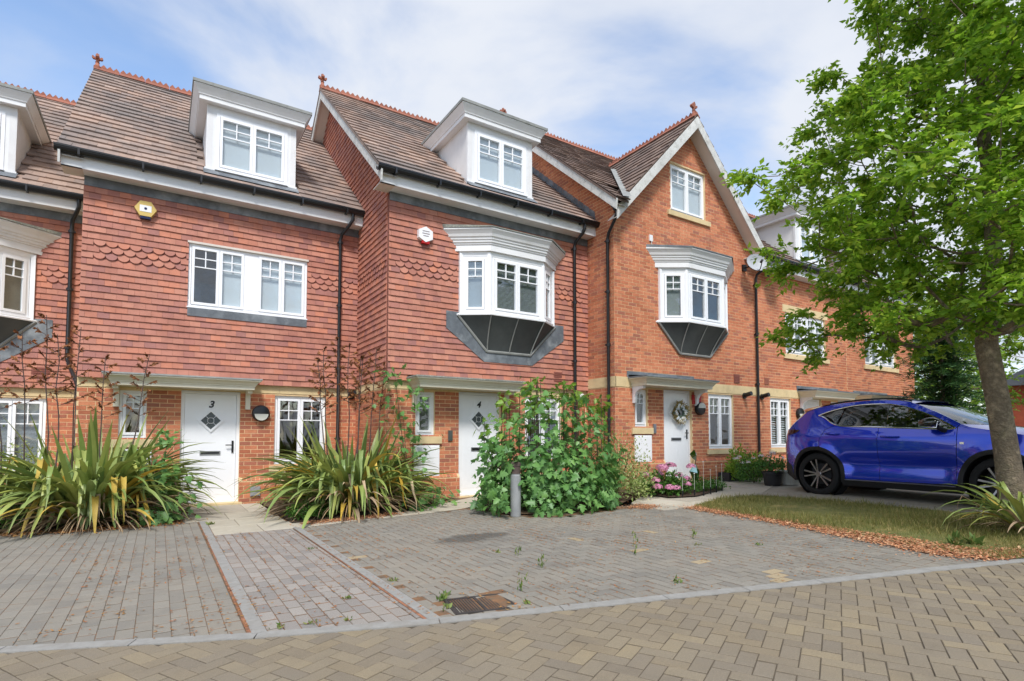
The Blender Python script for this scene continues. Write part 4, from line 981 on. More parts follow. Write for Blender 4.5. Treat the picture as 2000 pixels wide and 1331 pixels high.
# kerb stones
kp = sheet('kerb', [(-12.0, 9.55), (-.747, 4.30), (1.622, 3.39), (6.698, 1.74), (12, .1), (12, .2), (6.698, 1.86), (1.622, 3.52), (-.747, 4.43), (-12, 9.66)], -.006, 'joint_sand')
pts = [Vector((*p, 0)) for p in KERB]; seg = []
for a, b in zip(pts, pts[1:]):
    n = max(1, round((b-a).length/.91))
    for i in range(n): seg.append((a.lerp(b, i/n), a.lerp(b, (i+1)/n)))
for a, b in seg:
    d = (b-a).normalized(); nn = Vector((-d.y, d.x, 0))*.052; e = d*.003
    q = [a+e-nn, b-e-nn, b-e+nn, a+e+nn]
    MB().add([(p.x, p.y, G(p.x)-.06) for p in q] + [(p.x, p.y, G(p.x)+.004) for p in q] + [((p*.9+(a+b)*.05).x, (p*.9+(a+b)*.05).y, G(p.x)+.009) for p in q][:0],
             [[4,5,6,7],[0,1,5,4],[1,2,6,5],[2,3,7,6],[3,0,4,7]]).build('kerb_stone', 'concrete', kp)

# ------------------------------------------------------------------ block paving
PL, PW, PH, PC = .2, .1, .05, .0035
def clip_half(poly, nx, ny, c):
    out = []
    for i in range(len(poly)):
        p, q = poly[i], poly[(i+1) % len(poly)]; dp = nx*p[0]+ny*p[1]-c; dq = nx*q[0]+ny*q[1]-c
        if dp <= 0: out.append(p)
        if (dp < 0) != (dq < 0) and abs(dp-dq) > 1e-9:
            t = dp/(dp-dq); out.append((p[0]+(q[0]-p[0])*t, p[1]+(q[1]-p[1])*t))
    return out
def block_mesh(poly, z1, h, c):
    cx = sum(p[0] for p in poly)/len(poly); cy = sum(p[1] for p in poly)/len(poly); n = len(poly)
    ins = []
    for p in poly:
        l = math.hypot(p[0]-cx, p[1]-cy); k = max(0, 1-c*1.3/max(l, .01)); ins.append((cx+(p[0]-cx)*k, cy+(p[1]-cy)*k))
    V = [(p[0], p[1], z1-h) for p in poly] + [(p[0], p[1], z1-c*.7) for p in poly] + [(p[0], p[1], z1) for p in ins]
    F = [list(range(2*n, 3*n))] + [[i, (i+1) % n, n+(i+1) % n, n+i] for i in range(n)] + [[n+i, n+(i+1) % n, 2*n+(i+1) % n, 2*n+i] for i in range(n)]
    return V, F
_full = {}
def pave(parent, name, rest, m, rects, halves, inside, cap=300, odd=None, lift=.0012, jl=.009, jw=.007):
    items = []
    for (cx, cy, ang, l, w_) in rects:
        ca, sa = math.cos(ang), math.sin(ang); hl, hw = l/2-jl/2, w_/2-jw/2
        poly = [(cx+a*ca-b*sa, cy+a*sa+b*ca) for a, b in ((-hl,-hw),(hl,-hw),(hl,hw),(-hl,hw))]
        if inside and not inside(cx, cy): continue
        q = poly
        for hf in halves:
            nx, ny, c = hf(cx) if callable(hf) else hf
            q = clip_half(q, nx, ny, c)
            if len(q) < 3: break
        if len(q) < 3: continue
        area = abs(sum(q[i][0]*q[(i+1) % len(q)][1]-q[(i+1) % len(q)][0]*q[i][1] for i in range(len(q))))/2
        if area < .0012: continue
        full = area > (2*hl*2*hw)*.999
        z = G(cx) + rnd.uniform(-lift, lift); zc = CAM_H
        dist2 = cx*cx+cy*cy+zc*zc
        items.append((size_in_photo((cx, cy, z), area*zc/math.sqrt(dist2)), full, q, cx, cy, z, ang, l, w_))
    order = sorted(range(len(items)), key=lambda i: -items[i][0]); top = [i for i in order[:cap] if items[i][0] > 0]; ts = set(top)
    for i in top:
        s_, full, q, cx, cy, z, ang, l, w_ = items[i]
        mm = odd[1] if odd and odd[0](cx, cy) else m
        if full:
            key = (l, w_, mm, name, jl, jw)
            if key not in _full:
                hl, hw = l/2-jl/2, w_/2-jw/2; V, F = block_mesh([(-hl,-hw),(hl,-hw),(hl,hw),(-hl,hw)], 0, PH, PC); me = mesh_np(name, V, F); me.materials.append(MATS[mm]); _full[key] = me
            o = bpy.data.objects.new(name, _full[key]); COL.objects.link(o); o.parent = parent
            o.location = (cx, cy, z); o.rotation_euler = (rnd.uniform(-.006, .006), rnd.uniform(-.01, .006), ang)
        else:
            V, F = block_mesh([(p[0]-cx, p[1]-cy) for p in q], 0, PH, PC); me = mesh_np(name, V, F); me.materials.append(MATS[mm]); o = bpy.data.objects.new(name, me); COL.objects.link(o); o.parent = parent; o.location = (cx, cy, z)
    for flag in (0, 1):
        V = []; F = []; b = 0
        for i, it in enumerate(items):
            if i in ts: continue
            s_, full, q, cx, cy, z, ang, l, w_ = it
            if bool(odd and odd[0](cx, cy)) != bool(flag): continue
            v, f = block_mesh(q, z, PH, PC); V += v; F += [[k+b for k in g] for g in f]; b += len(v)
        if V:
            o = mobj(rest, mesh_np(rest, V, F), odd[1] if flag else m); o.parent = parent; o['kind'] = 'stuff'
def running_y(x0, x1, y0, y1):
    out = []; i = 0; x = x0
    while x < x1:
        y = y0 - (i % 2)*.1
        while y < y1: out.append((x+.05, y+.1, math.pi/2, .2, .1)); y += .2
        x += .1; i += 1
    return out
def herring(x0, x1, y0, y1, ang, ox=0, oy=0):
    out = []; ca, sa = math.cos(ang), math.sin(ang); cx, cy = (x0+x1)/2, (y0+y1)/2; r = int(math.hypot(x1-x0, y1-y0)/.1/2)+3
    for i in range(-r, r):
        for j in range(-r, r):
            d = (i-j) % 4
            if d == 0: u, v, a = (i+1)*.1, (j+.5)*.1, 0
            elif d == 3: u, v, a = (i+.5)*.1, (j+1)*.1, math.pi/2
            else: continue
            X = cx + u*ca - v*sa + ox; Y = cy + u*sa + v*ca + oy
            if x0 < X < x1 and y0 < Y < y1: out.append((X, Y, ang+a, .2, .1))
    return out
house_side = lambda off: (lambda x: tuple(-v for v in kerb_half(x)[:2]) + (-(kerb_half(x)[2]+off),))
road_side = lambda off: (lambda x: kerb_half(x)[:2] + (kerb_half(x)[2]-off,))
pave(drive, 'paver', 'pavers', 'paver_grey', running_y(-5.4, .52, 3.6, 9.8), [(1, 0, .506), house_side(.054)], lambda x, y: y > kerb_y(x)-.2 and y < 9.75-.0*x, jl=.016, jw=.0035)
strip = sheet('path_strip', [(.615, 3.85), (1.56, 3.52), (1.56, 7.96), (.615, 7.96)], -.003, 'joint_sand')
pave(strip, 'paver', 'pavers', 'paver_stone', running_y(.615, 1.565, 3.3, 7.96), [(1, 0, 1.548), (0, 1, 7.95), house_side(.054)], lambda x, y: y > kerb_y(x)-.2, jl=.018, jw=.006)
RD = [(1.66, 2.5), (1.66, 8.03), (2.42, 8.06), (3.9, 8.05), (4.38, 7.9), (4.4, 6.85), (4.98, 6.40), (6.5, 6.45), (6.9, 5.95), (7.15, 5.9), (6.95, 4.5), (6.6, 3.1), (6.42, 2.2), (6.75, 1.5)]
def inpoly(P):
    def f(x, y):
        c = False
        for i in range(len(P)):
            (a, b), (p, q) = P[i], P[i-1]
            if (b > y) != (q > y) and x < (p-a)*(y-b)/(q-b)+a: c = not c
        return c
    return f
tan_at = [(1.80, 5.72), (4.40, 3.52), (4.25, 4.21), (4.12, 5.0), (4.46, 2.80), (4.62, 2.86), (4.50, 2.95), (4.36, 2.72), (5.1, 4.9)]
in_drain = lambda x, y: 1.80 < x < 2.29 and 3.42 < y < 3.84
pave(drive, 'paver', 'pavers', 'paver_grey', herring(1.5, 7.4, 1.5, 8.2, 0), [(-1, 0, -1.664), house_side(.054)], lambda x, y: inpoly(RD)(x, y) and not in_drain(x, y), odd=(lambda x, y: any(math.hypot(x-a, y-b) < .075 for a, b in tan_at), 'paver_sand'))
sel_tan = lambda x, y: (math.sin(x*12.9+y*78.2)*43758.5) % 1 > .975
pave(road, 'paver', 'pavers', 'paver_tan', herring(-3.2, 9.0, -.6, 5.6, R(-18)+R(45)), [road_side(.055)], lambda x, y: y > kerb_y(x)-2.3 and y < kerb_y(x)+.25, lift=.0015, jl=.006, jw=.006)
# flush edging strips between the drives
for xs, y0, y1 in ((.568, 3.83, 9.36), (1.612, 3.47, 8.03)):
    rs = sheet('sand_joint', [(xs-.066, y0), (xs-.04, y0), (xs-.04, y1), (xs-.047, y1)], .0025, 'red_sand')
    es = sheet('edging', [(xs-.045, y0), (xs+.045, y0), (xs+.045, y1), (xs-.045, y1)], -.007, 'joint_sand'); y = y0+.02
    while y < y1-.05:
        e = min(y+.91, y1); MB().box(xs-.043, xs+.043, y+.002, e-.002, G(xs)-.05, G(xs)+.006).build('edging_stone', 'concrete', es); y = e
# slab paths
def slabs(path, rects, zoff=.004, cl=None):
    for r_ in rects:
        q = [(r_[0]+.003, r_[2]+.003), (r_[1]-.003, r_[2]+.003), (r_[1]-.003, r_[3]-.003), (r_[0]+.003, r_[3]-.003)] if len(r_) == 4 and not isinstance(r_[0], tuple) else list(r_)
        cx = sum(p[0] for p in q)/len(q); z = G(cx)+zoff+rnd.uniform(-.003, .003); V, F = block_mesh(q, 0, .05, .006)
        t = rnd.uniform(-.004, .004)
        V = [(x, y, G(x)+zoff+zz_+t) for x, y, zz_ in V]
        MB().add(V, F).build('slab', 'slab', path)
path_a = sheet('path', [(.62, 7.95), (2.42, 8.05), (3.95, 8.08), (4.6, 8.3), (5.2, 8.95), (5.9, 9.6), (4.8, 9.6), (3.4, 8.4), (1.75, 8.35), (1.55, 11.42), (.3, 11.42), (.35, 9.4)], -.004, 'joint_sand')
slabs(path_a, [(.62, 1.2, 7.96, 8.6), (1.2, 1.8, 7.96, 8.6), (.62, .98, 8.6, 9.3), (.98, 1.6, 8.6, 9.3), (.35, .92, 9.3, 10.1), (.92, 1.55, 9.3, 10.1), (.35, .7, 10.1, 11.28), (.7, 1.28, 10.1, 11.28), (1.28, 1.6, 10.1, 11.28),
                ((1.805, 7.97), (2.4, 8.05), (2.4, 8.36), (1.805, 8.36)), ((2.406, 8.05), (3.0, 8.065), (3.0, 8.38), (2.406, 8.37)), ((3.006, 8.065), (3.6, 8.08), (3.6, 8.5), (3.006, 8.39)),
                ((3.606, 8.08), (4.15, 8.14), (4.35, 9.0), (3.606, 8.5)), ((4.156, 8.14), (4.75, 8.4), (5.25, 9.5), (4.36, 9.02))])
path_b = sheet('path', [(6.55, 5.95), (7.2, 5.93), (8.4, 6.1), (9.5, 6.25), (10.9, 6.9), (11.3, 8.0), (10.6, 8.66), (9.3, 8.66), (6.8, 6.9)], -.003, 'joint_sand')
P5 = [(6.55, 5.95), (7.2, 5.93), (9.5, 6.25), (10.9, 6.9), (11.3, 8.0), (10.6, 8.62), (9.3, 8.62), (6.75, 6.85)]
x = 6.4
while x < 11.4:
    y = 5.7
    while y < 8.7:
        q = [(x, y), (x+.59, y), (x+.59, y+.59), (x, y+.59)]
        for i in range(len(P5)):
            (a, b), (c, d) = P5[i], P5[(i+1) % len(P5)]; nx, ny = (d-b), -(c-a); l = math.hypot(nx, ny); q = clip_half(q, nx/l, ny/l, (nx*a+ny*b)/l)
            if len(q) < 3: break
        if len(q) >= 3: slabs(path_b, [tuple(q)])
        y += .6
    x += .6
# planting beds
def bed(poly, dz=.02):
    return sheet('flower_bed', poly, dz, 'soil')
bed([(-12, 9.4), (-.3, 9.42), (.33, 9.42), (.33, 11.36), (-1.2, 11.36), (-1.25, 13.1), (-12, 13.1)]); bed([(1.62, 8.37), (3.3, 8.42), (4.1, 9.0), (4.85, 9.56), (3.40, 9.56), (3.38, 11.36), (1.62, 11.36)])
bed([(4.45, 7.05), (5.0, 6.66), (6.3, 6.7), (6.7, 6.95), (8.1, 7.7), (8.1, 9.55), (5.95, 9.55), (5.3, 8.9), (4.6, 8.25), (4.4, 7.9)])
bed([(7.75, 7.72), (7.68, 6.82), (8.18, 6.66), (9.55, 7.1), (9.75, 7.75), (8.7, 8.3)], .03)
GRASS = [(7.12, 5.88), (7.35, 6.0), (8.27, 6.22), (9.15, 6.12), (9.35, 5.4), (9.42, 4.2), (9.45, 3.0), (9.9, 1.2), (9.5, .9), (7.0, 1.68), (6.55, 1.9), (6.5, 2.3), (6.72, 3.2), (6.98, 4.6)]
turf = sheet('lawn', GRASS, .012, 'turf')

# drain
dr_ = empty('drain_grate', (2.03, 3.62, 0), 'rusty iron drain grate set in the paving by the kerb', 'drain')
a0 = R(-12); fu = np.array([math.cos(a0), math.sin(a0), 0]); fv = np.array([-math.sin(a0), math.cos(a0), 0])
def dbox(u0, u1, v0, v1, z0, z1):
    c = np.array([2.03, 3.625, G(2.03)]); V = [c+fu*u+fv*v+np.array([0, 0, z]) for z in (z0, z1) for u, v in ((u0,v0),(u1,v0),(u1,v1),(u0,v1))]
    return MB().add(V, [[3,2,1,0],[4,5,6,7],[0,1,5,4],[1,2,6,5],[2,3,7,6],[3,0,4,7]])
fm = dbox(-.235, .235, -.19, -.165, -.04, .003); 
for q in ((-.235, .235, .165, .19), (-.235, -.21, -.165, .165), (.21, .235, -.165, .165), (-.012, .012, -.165, .165)):
    t = dbox(*q, -.04, .002); fm.add(t.v, t.f)
fm.build('frame', 'iron', dr_)
for s in (-1, 1):
    for i in range(9):
        u = .03+i*.0205
        dbox(min(s*u, s*(u+.010)), max(s*u, s*(u+.010)), -.16, .16, -.03, -.001).build('bar', 'iron', dr_)
dbox(-.22, .22, -.18, .18, -.12, -.07).build('pit', 'black_metal', dr_)
# ------------------------------------------------------------------ the blue car
mat('car_paint', [S(0,44,190), S(1,50,204)], .2, False, 2, .02, spec=.5, metallic=.45, coat=1.0)
mat('car_black', [S(22,22,24), S(28,28,30)], .55, False, 6, .08, spec=.4)
mat('car_gloss_black', [S(8,8,10)], .08, False, 6, .02, spec=.6, coat=.6)
mat('chrome', [S(214,216,220)], .12, False, 6, .02, metallic=1)
mat('tyre', [S(26,26,27), S(34,33,32)], .85, False, 12, .12, .3, 120)
mat('alloy', [S(168,168,174)], .3, False, 8, .04, metallic=1)
mat('disc_steel', [S(58,58,60)], .5, False, 8, .05, metallic=.6)
mat('alloy_dark', [S(16,16,18)], .45, False, 8, .05, metallic=.6)
mat('tail_lamp', [S(70,6,10), S(40,4,8)], .08, False, 30, .3, coat=1)
mat('head_lamp', [S(200,206,212)], .05, False, 10, .1, coat=1, metallic=.5)
mat('cabin', [S(52,52,54), S(42,42,44)], .8, False, 8, .1)
CPr = np.array([10.15, 5.58, 0]); CF = np.array([-.0559, -.9984, 0]); CF /= np.linalg.norm(CF); CN = np.array([-.9984, .0559, 0]); CZ = .172; CW = 1.86
car = empty('parked_car', (10.9, 4.3, CZ), 'blue SUV parked nose to the road behind the tree trunk', 'car')
_zt = [.15, .25, .33, .45, .6, .75, .88, 1.0, 1.1, 1.2, 1.26, 1.45, 1.6, 1.70]
_it = [.13, .085, .055, .05, .045, .02, .008, .012, .03, .06, .085, .165, .235, .30]
_zf = np.linspace(.1, 1.8, 341); _if = np.convolve(np.pad(np.interp(_zf, _zt, _it), 12, mode='edge'), np.hanning(25)/np.hanning(25).sum(), 'valid')
def ins(u, z):
    i = float(np.interp(z, _zf, _if))
    if u < -.1: i += .30*((-.1-u)/.75)**2.2
    if u > 2.55: i += .30*((u-2.55)/.9)**2
    # flared arches and hollowed doors
    for c in (0, 2.66):
        r = math.hypot(u-c, z-.385)
        i -= .035*math.exp(-((r-.47)/.10)**2)*(1 if z < 1.0 else math.exp(-((z-1)/.1)**2))
    if .1 < u < 2.4: i += .032*math.exp(-((z-.60)/.11)**2)*min(1, (u-.1)/.4, (2.4-u)/.4)
    i -= .010*math.exp(-((z-(1.07-.03*u))/.035)**2)*(1 if u < 1.9 else max(0, 1-(u-1.9)/.4))
    return i
def cp(u, i, z): return CPr + CF*u - CN*i + np.array([0, 0, z+CZ])
def densify(P, st=.035):
    out = []
    for a, b in zip(P, P[1:]+P[:1]):
        n = max(1, int(math.hypot(b[0]-a[0], b[1]-a[1])/st))
        out += [(a[0]+(b[0]-a[0])*k/n, a[1]+(b[1]-a[1])*k/n) for k in range(n)]
    return out
def smooth_poly(P, closed=False, n=4):
    out = []
    m = len(P)
    for i in range(m-1):
        p0, p1, p2, p3 = P[max(i-1, 0)], P[i], P[i+1], P[min(i+2, m-1)]
        for k in range(n):
            t = k/n; f = lambda a, b, c, d: .5*((2*b)+(-a+c)*t+(2*a-5*b+4*c-d)*t*t+(-a+3*b-3*c+d)*t**3)
            out.append((f(p0[0], p1[0], p2[0], p3[0]), f(p0[1], p1[1], p2[1], p3[1])))
    return out + [P[-1]]
def side_panel(name, P, m, off=0, far=True, flange=.02, st=.05, label=None, parent=None):
    B_ = densify(P); ip = inpoly(B_); us = [p[0] for p in B_]; zs = [p[1] for p in B_]
    pts = [Vector(p) for p in B_]; n = len(pts)
    u = min(us)
    while u < max(us):
        z = min(zs)
        while z < max(zs):
            if ip(u, z) and min(math.hypot(u-p[0], z-p[1]) for p in B_) > st*.45: pts.append(Vector((u, z)))
            z += st
        u += st
    vs_, es_, fs_, *_ = delaunay_2d_cdt(pts, [(i, (i+1) % n) for i in range(n)], [], 1, 1e-5)
    for side in ((0, 1) if far else (0,)):
        f = (lambda u, z, e=0: cp(u, ins(u, z)-off+e, z)) if side == 0 else (lambda u, z, e=0: cp(u, CW-ins(u, z)+off-e, z))
        V = [f(v.x, v.y) for v in vs_]; F = [list(q) for q in fs_]
        b = len(V); V += [f(p[0], p[1]) for p in B_] + [f(p[0], p[1], flange) for p in B_]
        me = bpy.data.meshes.new(name)
        F2 = [[b+i, b+(i+1) % n, b+n+(i+1) % n, b+n+i] for i in range(n)]
        me.from_pydata([tuple(map(float, p)) for p in V], [], F + F2)
        me.polygons.foreach_set('use_smooth', [i < len(F) for i in range(len(F)+len(F2))])
        bm = bmesh.new(); bm.from_mesh(me); bmesh.ops.recalc_face_normals(bm, faces=bm.faces); bm.to_mesh(me); bm.free()
        want = Vector(CN)*(1 if side == 0 else -1)
        if sum(p.normal.dot(want)*p.area for p in me.polygons) < 0: me.flip_normals()
        o = mobj(name, me, m, parent or car)
        if side == 0: first = o
        if label and side == 0: o['label'] = label
    return first
RE = smooth_poly([(-.66, 1.20), (-.58, 1.29), (-.37, 1.455), (-.27, 1.535), (-.10, 1.59), (0, 1.62), (.36, 1.668), (.7, 1.688), (1.0, 1.686), (1.3, 1.662), (1.53, 1.605), (1.75, 1.505), (1.98, 1.39), (2.2, 1.262)], n=3)
WB = smooth_poly([(-.03, 1.458), (.09, 1.42), (.24, 1.318), (.36, 1.27), (.5, 1.25), (.93, 1.234), (1.55, 1.202), (2.03, 1.182), (2.15, 1.2)], n=3)
WT = smooth_poly([(2.15, 1.2), (2.0, 1.29), (1.84, 1.382), (1.66, 1.462), (1.4, 1.558), (1.22, 1.602), (1.0, 1.624), (.66, 1.622), (.42, 1.588), (.18, 1.532), (-.03, 1.458)], n=3)
RA = [(math.cos(R(a))*.505, .385+math.sin(R(a))*.505) for a in range(196, -17, -6)]      # rear arch, rear to front
FA = [(2.66+p[0]*.98, p[1]) for p in RA]
ra_back = [p for p in RA if p[0] <= .07]; ra_front = [p for p in RA if p[0] > .075]
wb_q = [p for p in WB if p[0] < .335]
side_panel('rear_quarter', [(-.70, .58), (-.695, .85), (-.665, 1.08)] + RE + [(2.165, 1.215)] + WT + wb_q[1:] + [(.335, 1.278), (.145, 1.199), (.055, 1.0), (.066, .895)] + ra_back[::-1] + [(-.56, .50)], 'car_paint')
side_panel('door', [(.345, 1.272)] + [p for p in WB if .35 < p[0] < 1.05] + [(1.058, 1.225), (1.05, 1.03), (1.055, .335), (.51, .335)] + ra_front[::-1] + [(.076, .89), (.063, 1.0), (.153, 1.197)], 'car_paint')
side_panel('door', [(1.066, 1.225)] + [p for p in WB if 1.07 < p[0] < 2.14] + [(2.166, 1.20), (2.165, .947), (2.132, .345), (1.063, .335), (1.058, 1.03)], 'car_paint')
fa_r = FA[::-1]
side_panel('front_wing', [(2.175, 1.215), (2.21, 1.258), (2.32, 1.21), (2.6, 1.155), (2.9, 1.10), (3.2, 1.02), (3.38, .92), (3.44, .75), (3.43, .60), (3.24, .50)] + fa_r + [(2.165, .38), (2.14, .345), (2.174, .947)], 'car_paint')
def arch_ring(A_, c):
    inn = [(c+(p[0]-c)*.87, .385+(p[1]-.385)*.87) for p in A_]
    side_panel('arch_cladding', A_ + inn[::-1], 'car_black', off=.012, flange=.06, st=.04)
arch_ring(RA, 0); arch_ring(FA, 2.66)
side_panel('sill_cladding', [(.43, .33), (2.20, .34), (2.22, .30), (2.18, .21), (.46, .21), (.43, .27)], 'car_black', off=.008, flange=.1)
side_panel('rear_bumper', [(-.70, .575), (-.56, .495), (-.49, .25), (-.52, .235), (-.66, .33), (-.72, .45)], 'car_black', off=.004, flange=.1)
side_panel('front_bumper', [(3.24, .495), (3.43, .595), (3.42, .36), (3.25, .24), (3.16, .25)], 'car_black', off=.004, flange=.1)
GT = [p for p in WT]
side_panel('window', [(-.005, 1.455), (.1, 1.425), (.24, 1.327), (.325, 1.291), (.425, 1.58), (.18, 1.525)], 'car_glass_dark', off=-.012, flange=.004)
side_panel('window', [(.35, 1.28), (.5, 1.258), (.985, 1.241), (1.0, 1.612), (.66, 1.612), (.45, 1.582)], 'car_glass_dark', off=-.012, flange=.004)
side_panel('pillar_trim', [(.985, 1.238), (1.165, 1.232), (1.155, 1.607), (1.003, 1.617)], 'car_gloss_black', off=-.006, flange=.006)
side_panel('window', [(1.168, 1.235), (1.55, 1.212), (2.03, 1.192), (2.12, 1.205), (2.0, 1.28), (1.84, 1.37), (1.66, 1.45), (1.4, 1.546), (1.22, 1.592), (1.158, 1.60)], 'car_glass', off=-.012, flange=.004)
for nm, line, r_ in (('chrome_strip', WB, .011), ('chrome_strip', WT, .009)):
    for sd in (0, 1):
        MB().tube([cp(u, (ins(u, z)-.004) if sd == 0 else CW-ins(u, z)+.004, z) for u, z in line], r_, 6).build(nm, 'chrome', car, True)
for sd in (0, 1):
    rr = [p for p in RE if .05 < p[0] < 1.5]
    MB().tube([cp(u, (ins(u, z)+.06) if sd == 0 else CW-ins(u, z)-.06, z+.028) for u, z in rr], .016, 6).build('roof_rail', 'car_black', car, True)
    MB().tube([cp(u, (ins(u, .318)-.016) if sd == 0 else CW-ins(u, .318)+.016, .318) for u in np.linspace(.5, 2.14, 12)], .010, 5).build('sill_strip', 'alloy', car, True)
side_panel('tail_lamp', [(-.655, 1.10), (-.53, 1.115), (-.41, 1.15), (-.355, 1.19), (-.55, 1.212), (-.645, 1.195)], 'tail_lamp', off=.012, flange=.02)
side_panel('head_lamp', [(3.05, .90), (3.36, .84), (3.40, .90), (3.2, .985), (3.05, .98)], 'head_lamp', off=.012, flange=.02)
# top, screens, bonnet, tail and nose: lofted across the car
def loft(name, rows, m, nx=14, pw=2.0):
    V = []; F = []
    for (ue, ze, uc, zc) in rows:
        i0 = ins(ue, ze)
        for k in range(nx+1):
            t = k/nx; lat = i0 + (CW-2*i0)*t; s = 1-abs(2*t-1)**pw
            V.append(cp(ue+(uc-ue)*s, lat, ze+(zc-ze)*s))
    for r_ in range(len(rows)-1):
        for k in range(nx): a = r_*(nx+1)+k; F.append([a, a+1, a+nx+2, a+nx+1])
    return MB().add(V, F).build(name, m, car, True)
def lerp_rows(rows, n=4):
    out = []
    for a, b in zip(rows, rows[1:]):
        for k in range(n): out.append(tuple(x+(y-x)*k/n for x, y in zip(a, b)))
    return out + [rows[-1]]
loft('tailgate', [(-.70, .58, -.93, .58), (-.695, .85, -.92, .85), (-.665, 1.08, -.88, 1.08), (-.66, 1.20, -.85, 1.22)], 'car_paint', pw=4)
loft('rear_lower', [(-.52, .235, -.70, .235), (-.66, .33, -.90, .33), (-.72, .45, -.95, .45), (-.70, .58, -.93, .58)], 'car_black', pw=4)
loft('rear_screen', [(-.66, 1.20, -.85, 1.22), (-.58, 1.29, -.78, 1.31), (-.37, 1.455, -.60, 1.50), (-.27, 1.535, -.50, 1.585)], 'car_glass_dark', pw=3)
loft('spoiler', [(-.28, 1.52, -.56, 1.57), (-.30, 1.545, -.60, 1.60), (-.26, 1.555, -.52, 1.635), (-.06, 1.612, -.1, 1.685)], 'car_gloss_black', pw=3)
loft('roof', [(u, z, u - .12*max(0, (u-1.2)/.33)**2*0 - (.10 if u < -.2 else 0), z+.045) for u, z in RE if -.12 < u < 1.54], 'car_paint', pw=2.6)
ws_top = [p for p in RE if p[0] <= 1.54][-1]
loft('windscreen', lerp_rows([(ws_top[0], ws_top[1]-.002, ws_top[0]-.10, ws_top[1]+.043), (1.75, 1.503, 1.74, 1.56), (1.98, 1.387, 2.06, 1.42), (2.2, 1.258, 2.46, 1.245)]), 'car_glass', pw=2.4)
loft('bonnet', [(2.205, 1.256, 2.475, 1.238), (2.32, 1.207, 2.56, 1.225), (2.6, 1.153, 2.8, 1.195), (2.9, 1.098, 3.1, 1.15), (3.2, 1.018, 3.4, 1.07), (3.38, .918, 3.58, .96)], 'car_paint', pw=2.6)
loft('nose', [(3.38, .918, 3.58, .96), (3.44, .75, 3.66, .78), (3.43, .60, 3.67, .60)], 'car_paint', pw=3)
loft('grille', [(3.43, .60, 3.67, .60), (3.42, .36, 3.62, .36), (3.25, .24, 3.5, .24)], 'car_gloss_black', pw=3)
# cabin tub, floor and seats
def cbox(u0, u1, i0, i1, z0, z1, mb=None):
    V = [cp(u, i, z) for z in (z0, z1) for u, i in ((u0, i0), (u1, i0), (u1, i1), (u0, i1))]
    return (mb or MB()).add(V, [[3,2,1,0],[4,5,6,7],[0,1,5,4],[1,2,6,5],[2,3,7,6],[3,0,4,7]])
fl = cbox(.5, 2.16, .12, CW-.12, .24, 1.08); cbox(-.62, .5, .32, CW-.32, .3, 1.08, fl); cbox(2.16, 3.3, .34, CW-.34, .3, .98, fl); fl.build('underbody', 'car_black', car)
for i0 in (.32, 1.06):
    for u0, zt_ in ((1.0, 1.36), (.12, 1.30)):
        st_ = cbox(u0, u0+.14, i0, i0+.48, 1.05, zt_); cbox(u0+.02, u0+.10, i0+.13, i0+.35, zt_-.02, zt_+.13, st_); st_.build('seat', 'cabin', car)
cbox(2.0, 2.35, .25, CW-.25, 1.06, 1.17).build('dashboard', 'cabin', car)
# wheels
def car_wheel(u, near):
    i0 = .035 if near else CW-.035; sg = 1 if near else -1
    c = cp(u, i0, .385); ax = tuple(-CN*sg)      # axis pointing into the car
    r = .385
    wl = MB().lathe([(.275, .012), (.30, .0), (.35, .004), (.375, .02), (r, .05), (r, .19), (.375, .22), (.33, .235), (.28, .23), (.275, .1)], c, 44, ax, False).build('wheel', 'tyre', car, True)
    MB().lathe([(.283, .022), (.278, .006), (.268, .006), (.262, .03), (.25, .16), (.10, .17)], c, 40, ax, False).build('rim', 'alloy_dark', wl, True)
    MB().lathe([(.02, .125), (.19, .125), (.19, .14), (.02, .14)], c, 24, ax).build('brake_disc', 'disc_steel', wl)
    A_ = Vector(ax); X_ = Vector((0, 0, 1)); Y_ = A_.cross(X_)
    spk = MB()
    for k in range(10):
        a = 2*math.pi*k/10 + (.11 if k % 2 else -.11); d = X_*math.cos(a)+Y_*math.sin(a); t = A_.cross(d); C_ = Vector(c)
        w0, w1 = .010, .014
        V = [C_+d*.05+t*w0+A_*.028, C_+d*.05-t*w0+A_*.028, C_+d*.265-t*w1+A_*.012, C_+d*.265+t*w1+A_*.012,
             C_+d*.05+t*w0+A_*.06, C_+d*.05-t*w0+A_*.06, C_+d*.265-t*w1+A_*.05, C_+d*.265+t*w1+A_*.05]
        spk.add(V, [[0,1,2,3],[7,6,5,4],[0,4,5,1],[1,5,6,2],[2,6,7,3],[3,7,4,0]])
    spk.lathe([(.0, .016), (.045, .016), (.055, .03), (.055, .06)], c, 16, ax); spk.build('spokes', 'alloy', wl)
    MB().lathe([(.44, .06), (.44, .30), (.1, .30)], c, 24, ax, False).build('wheel_well', 'car_black', car)
for u in (0, 2.66):
    for nr_ in (True, False): car_wheel(u, nr_)
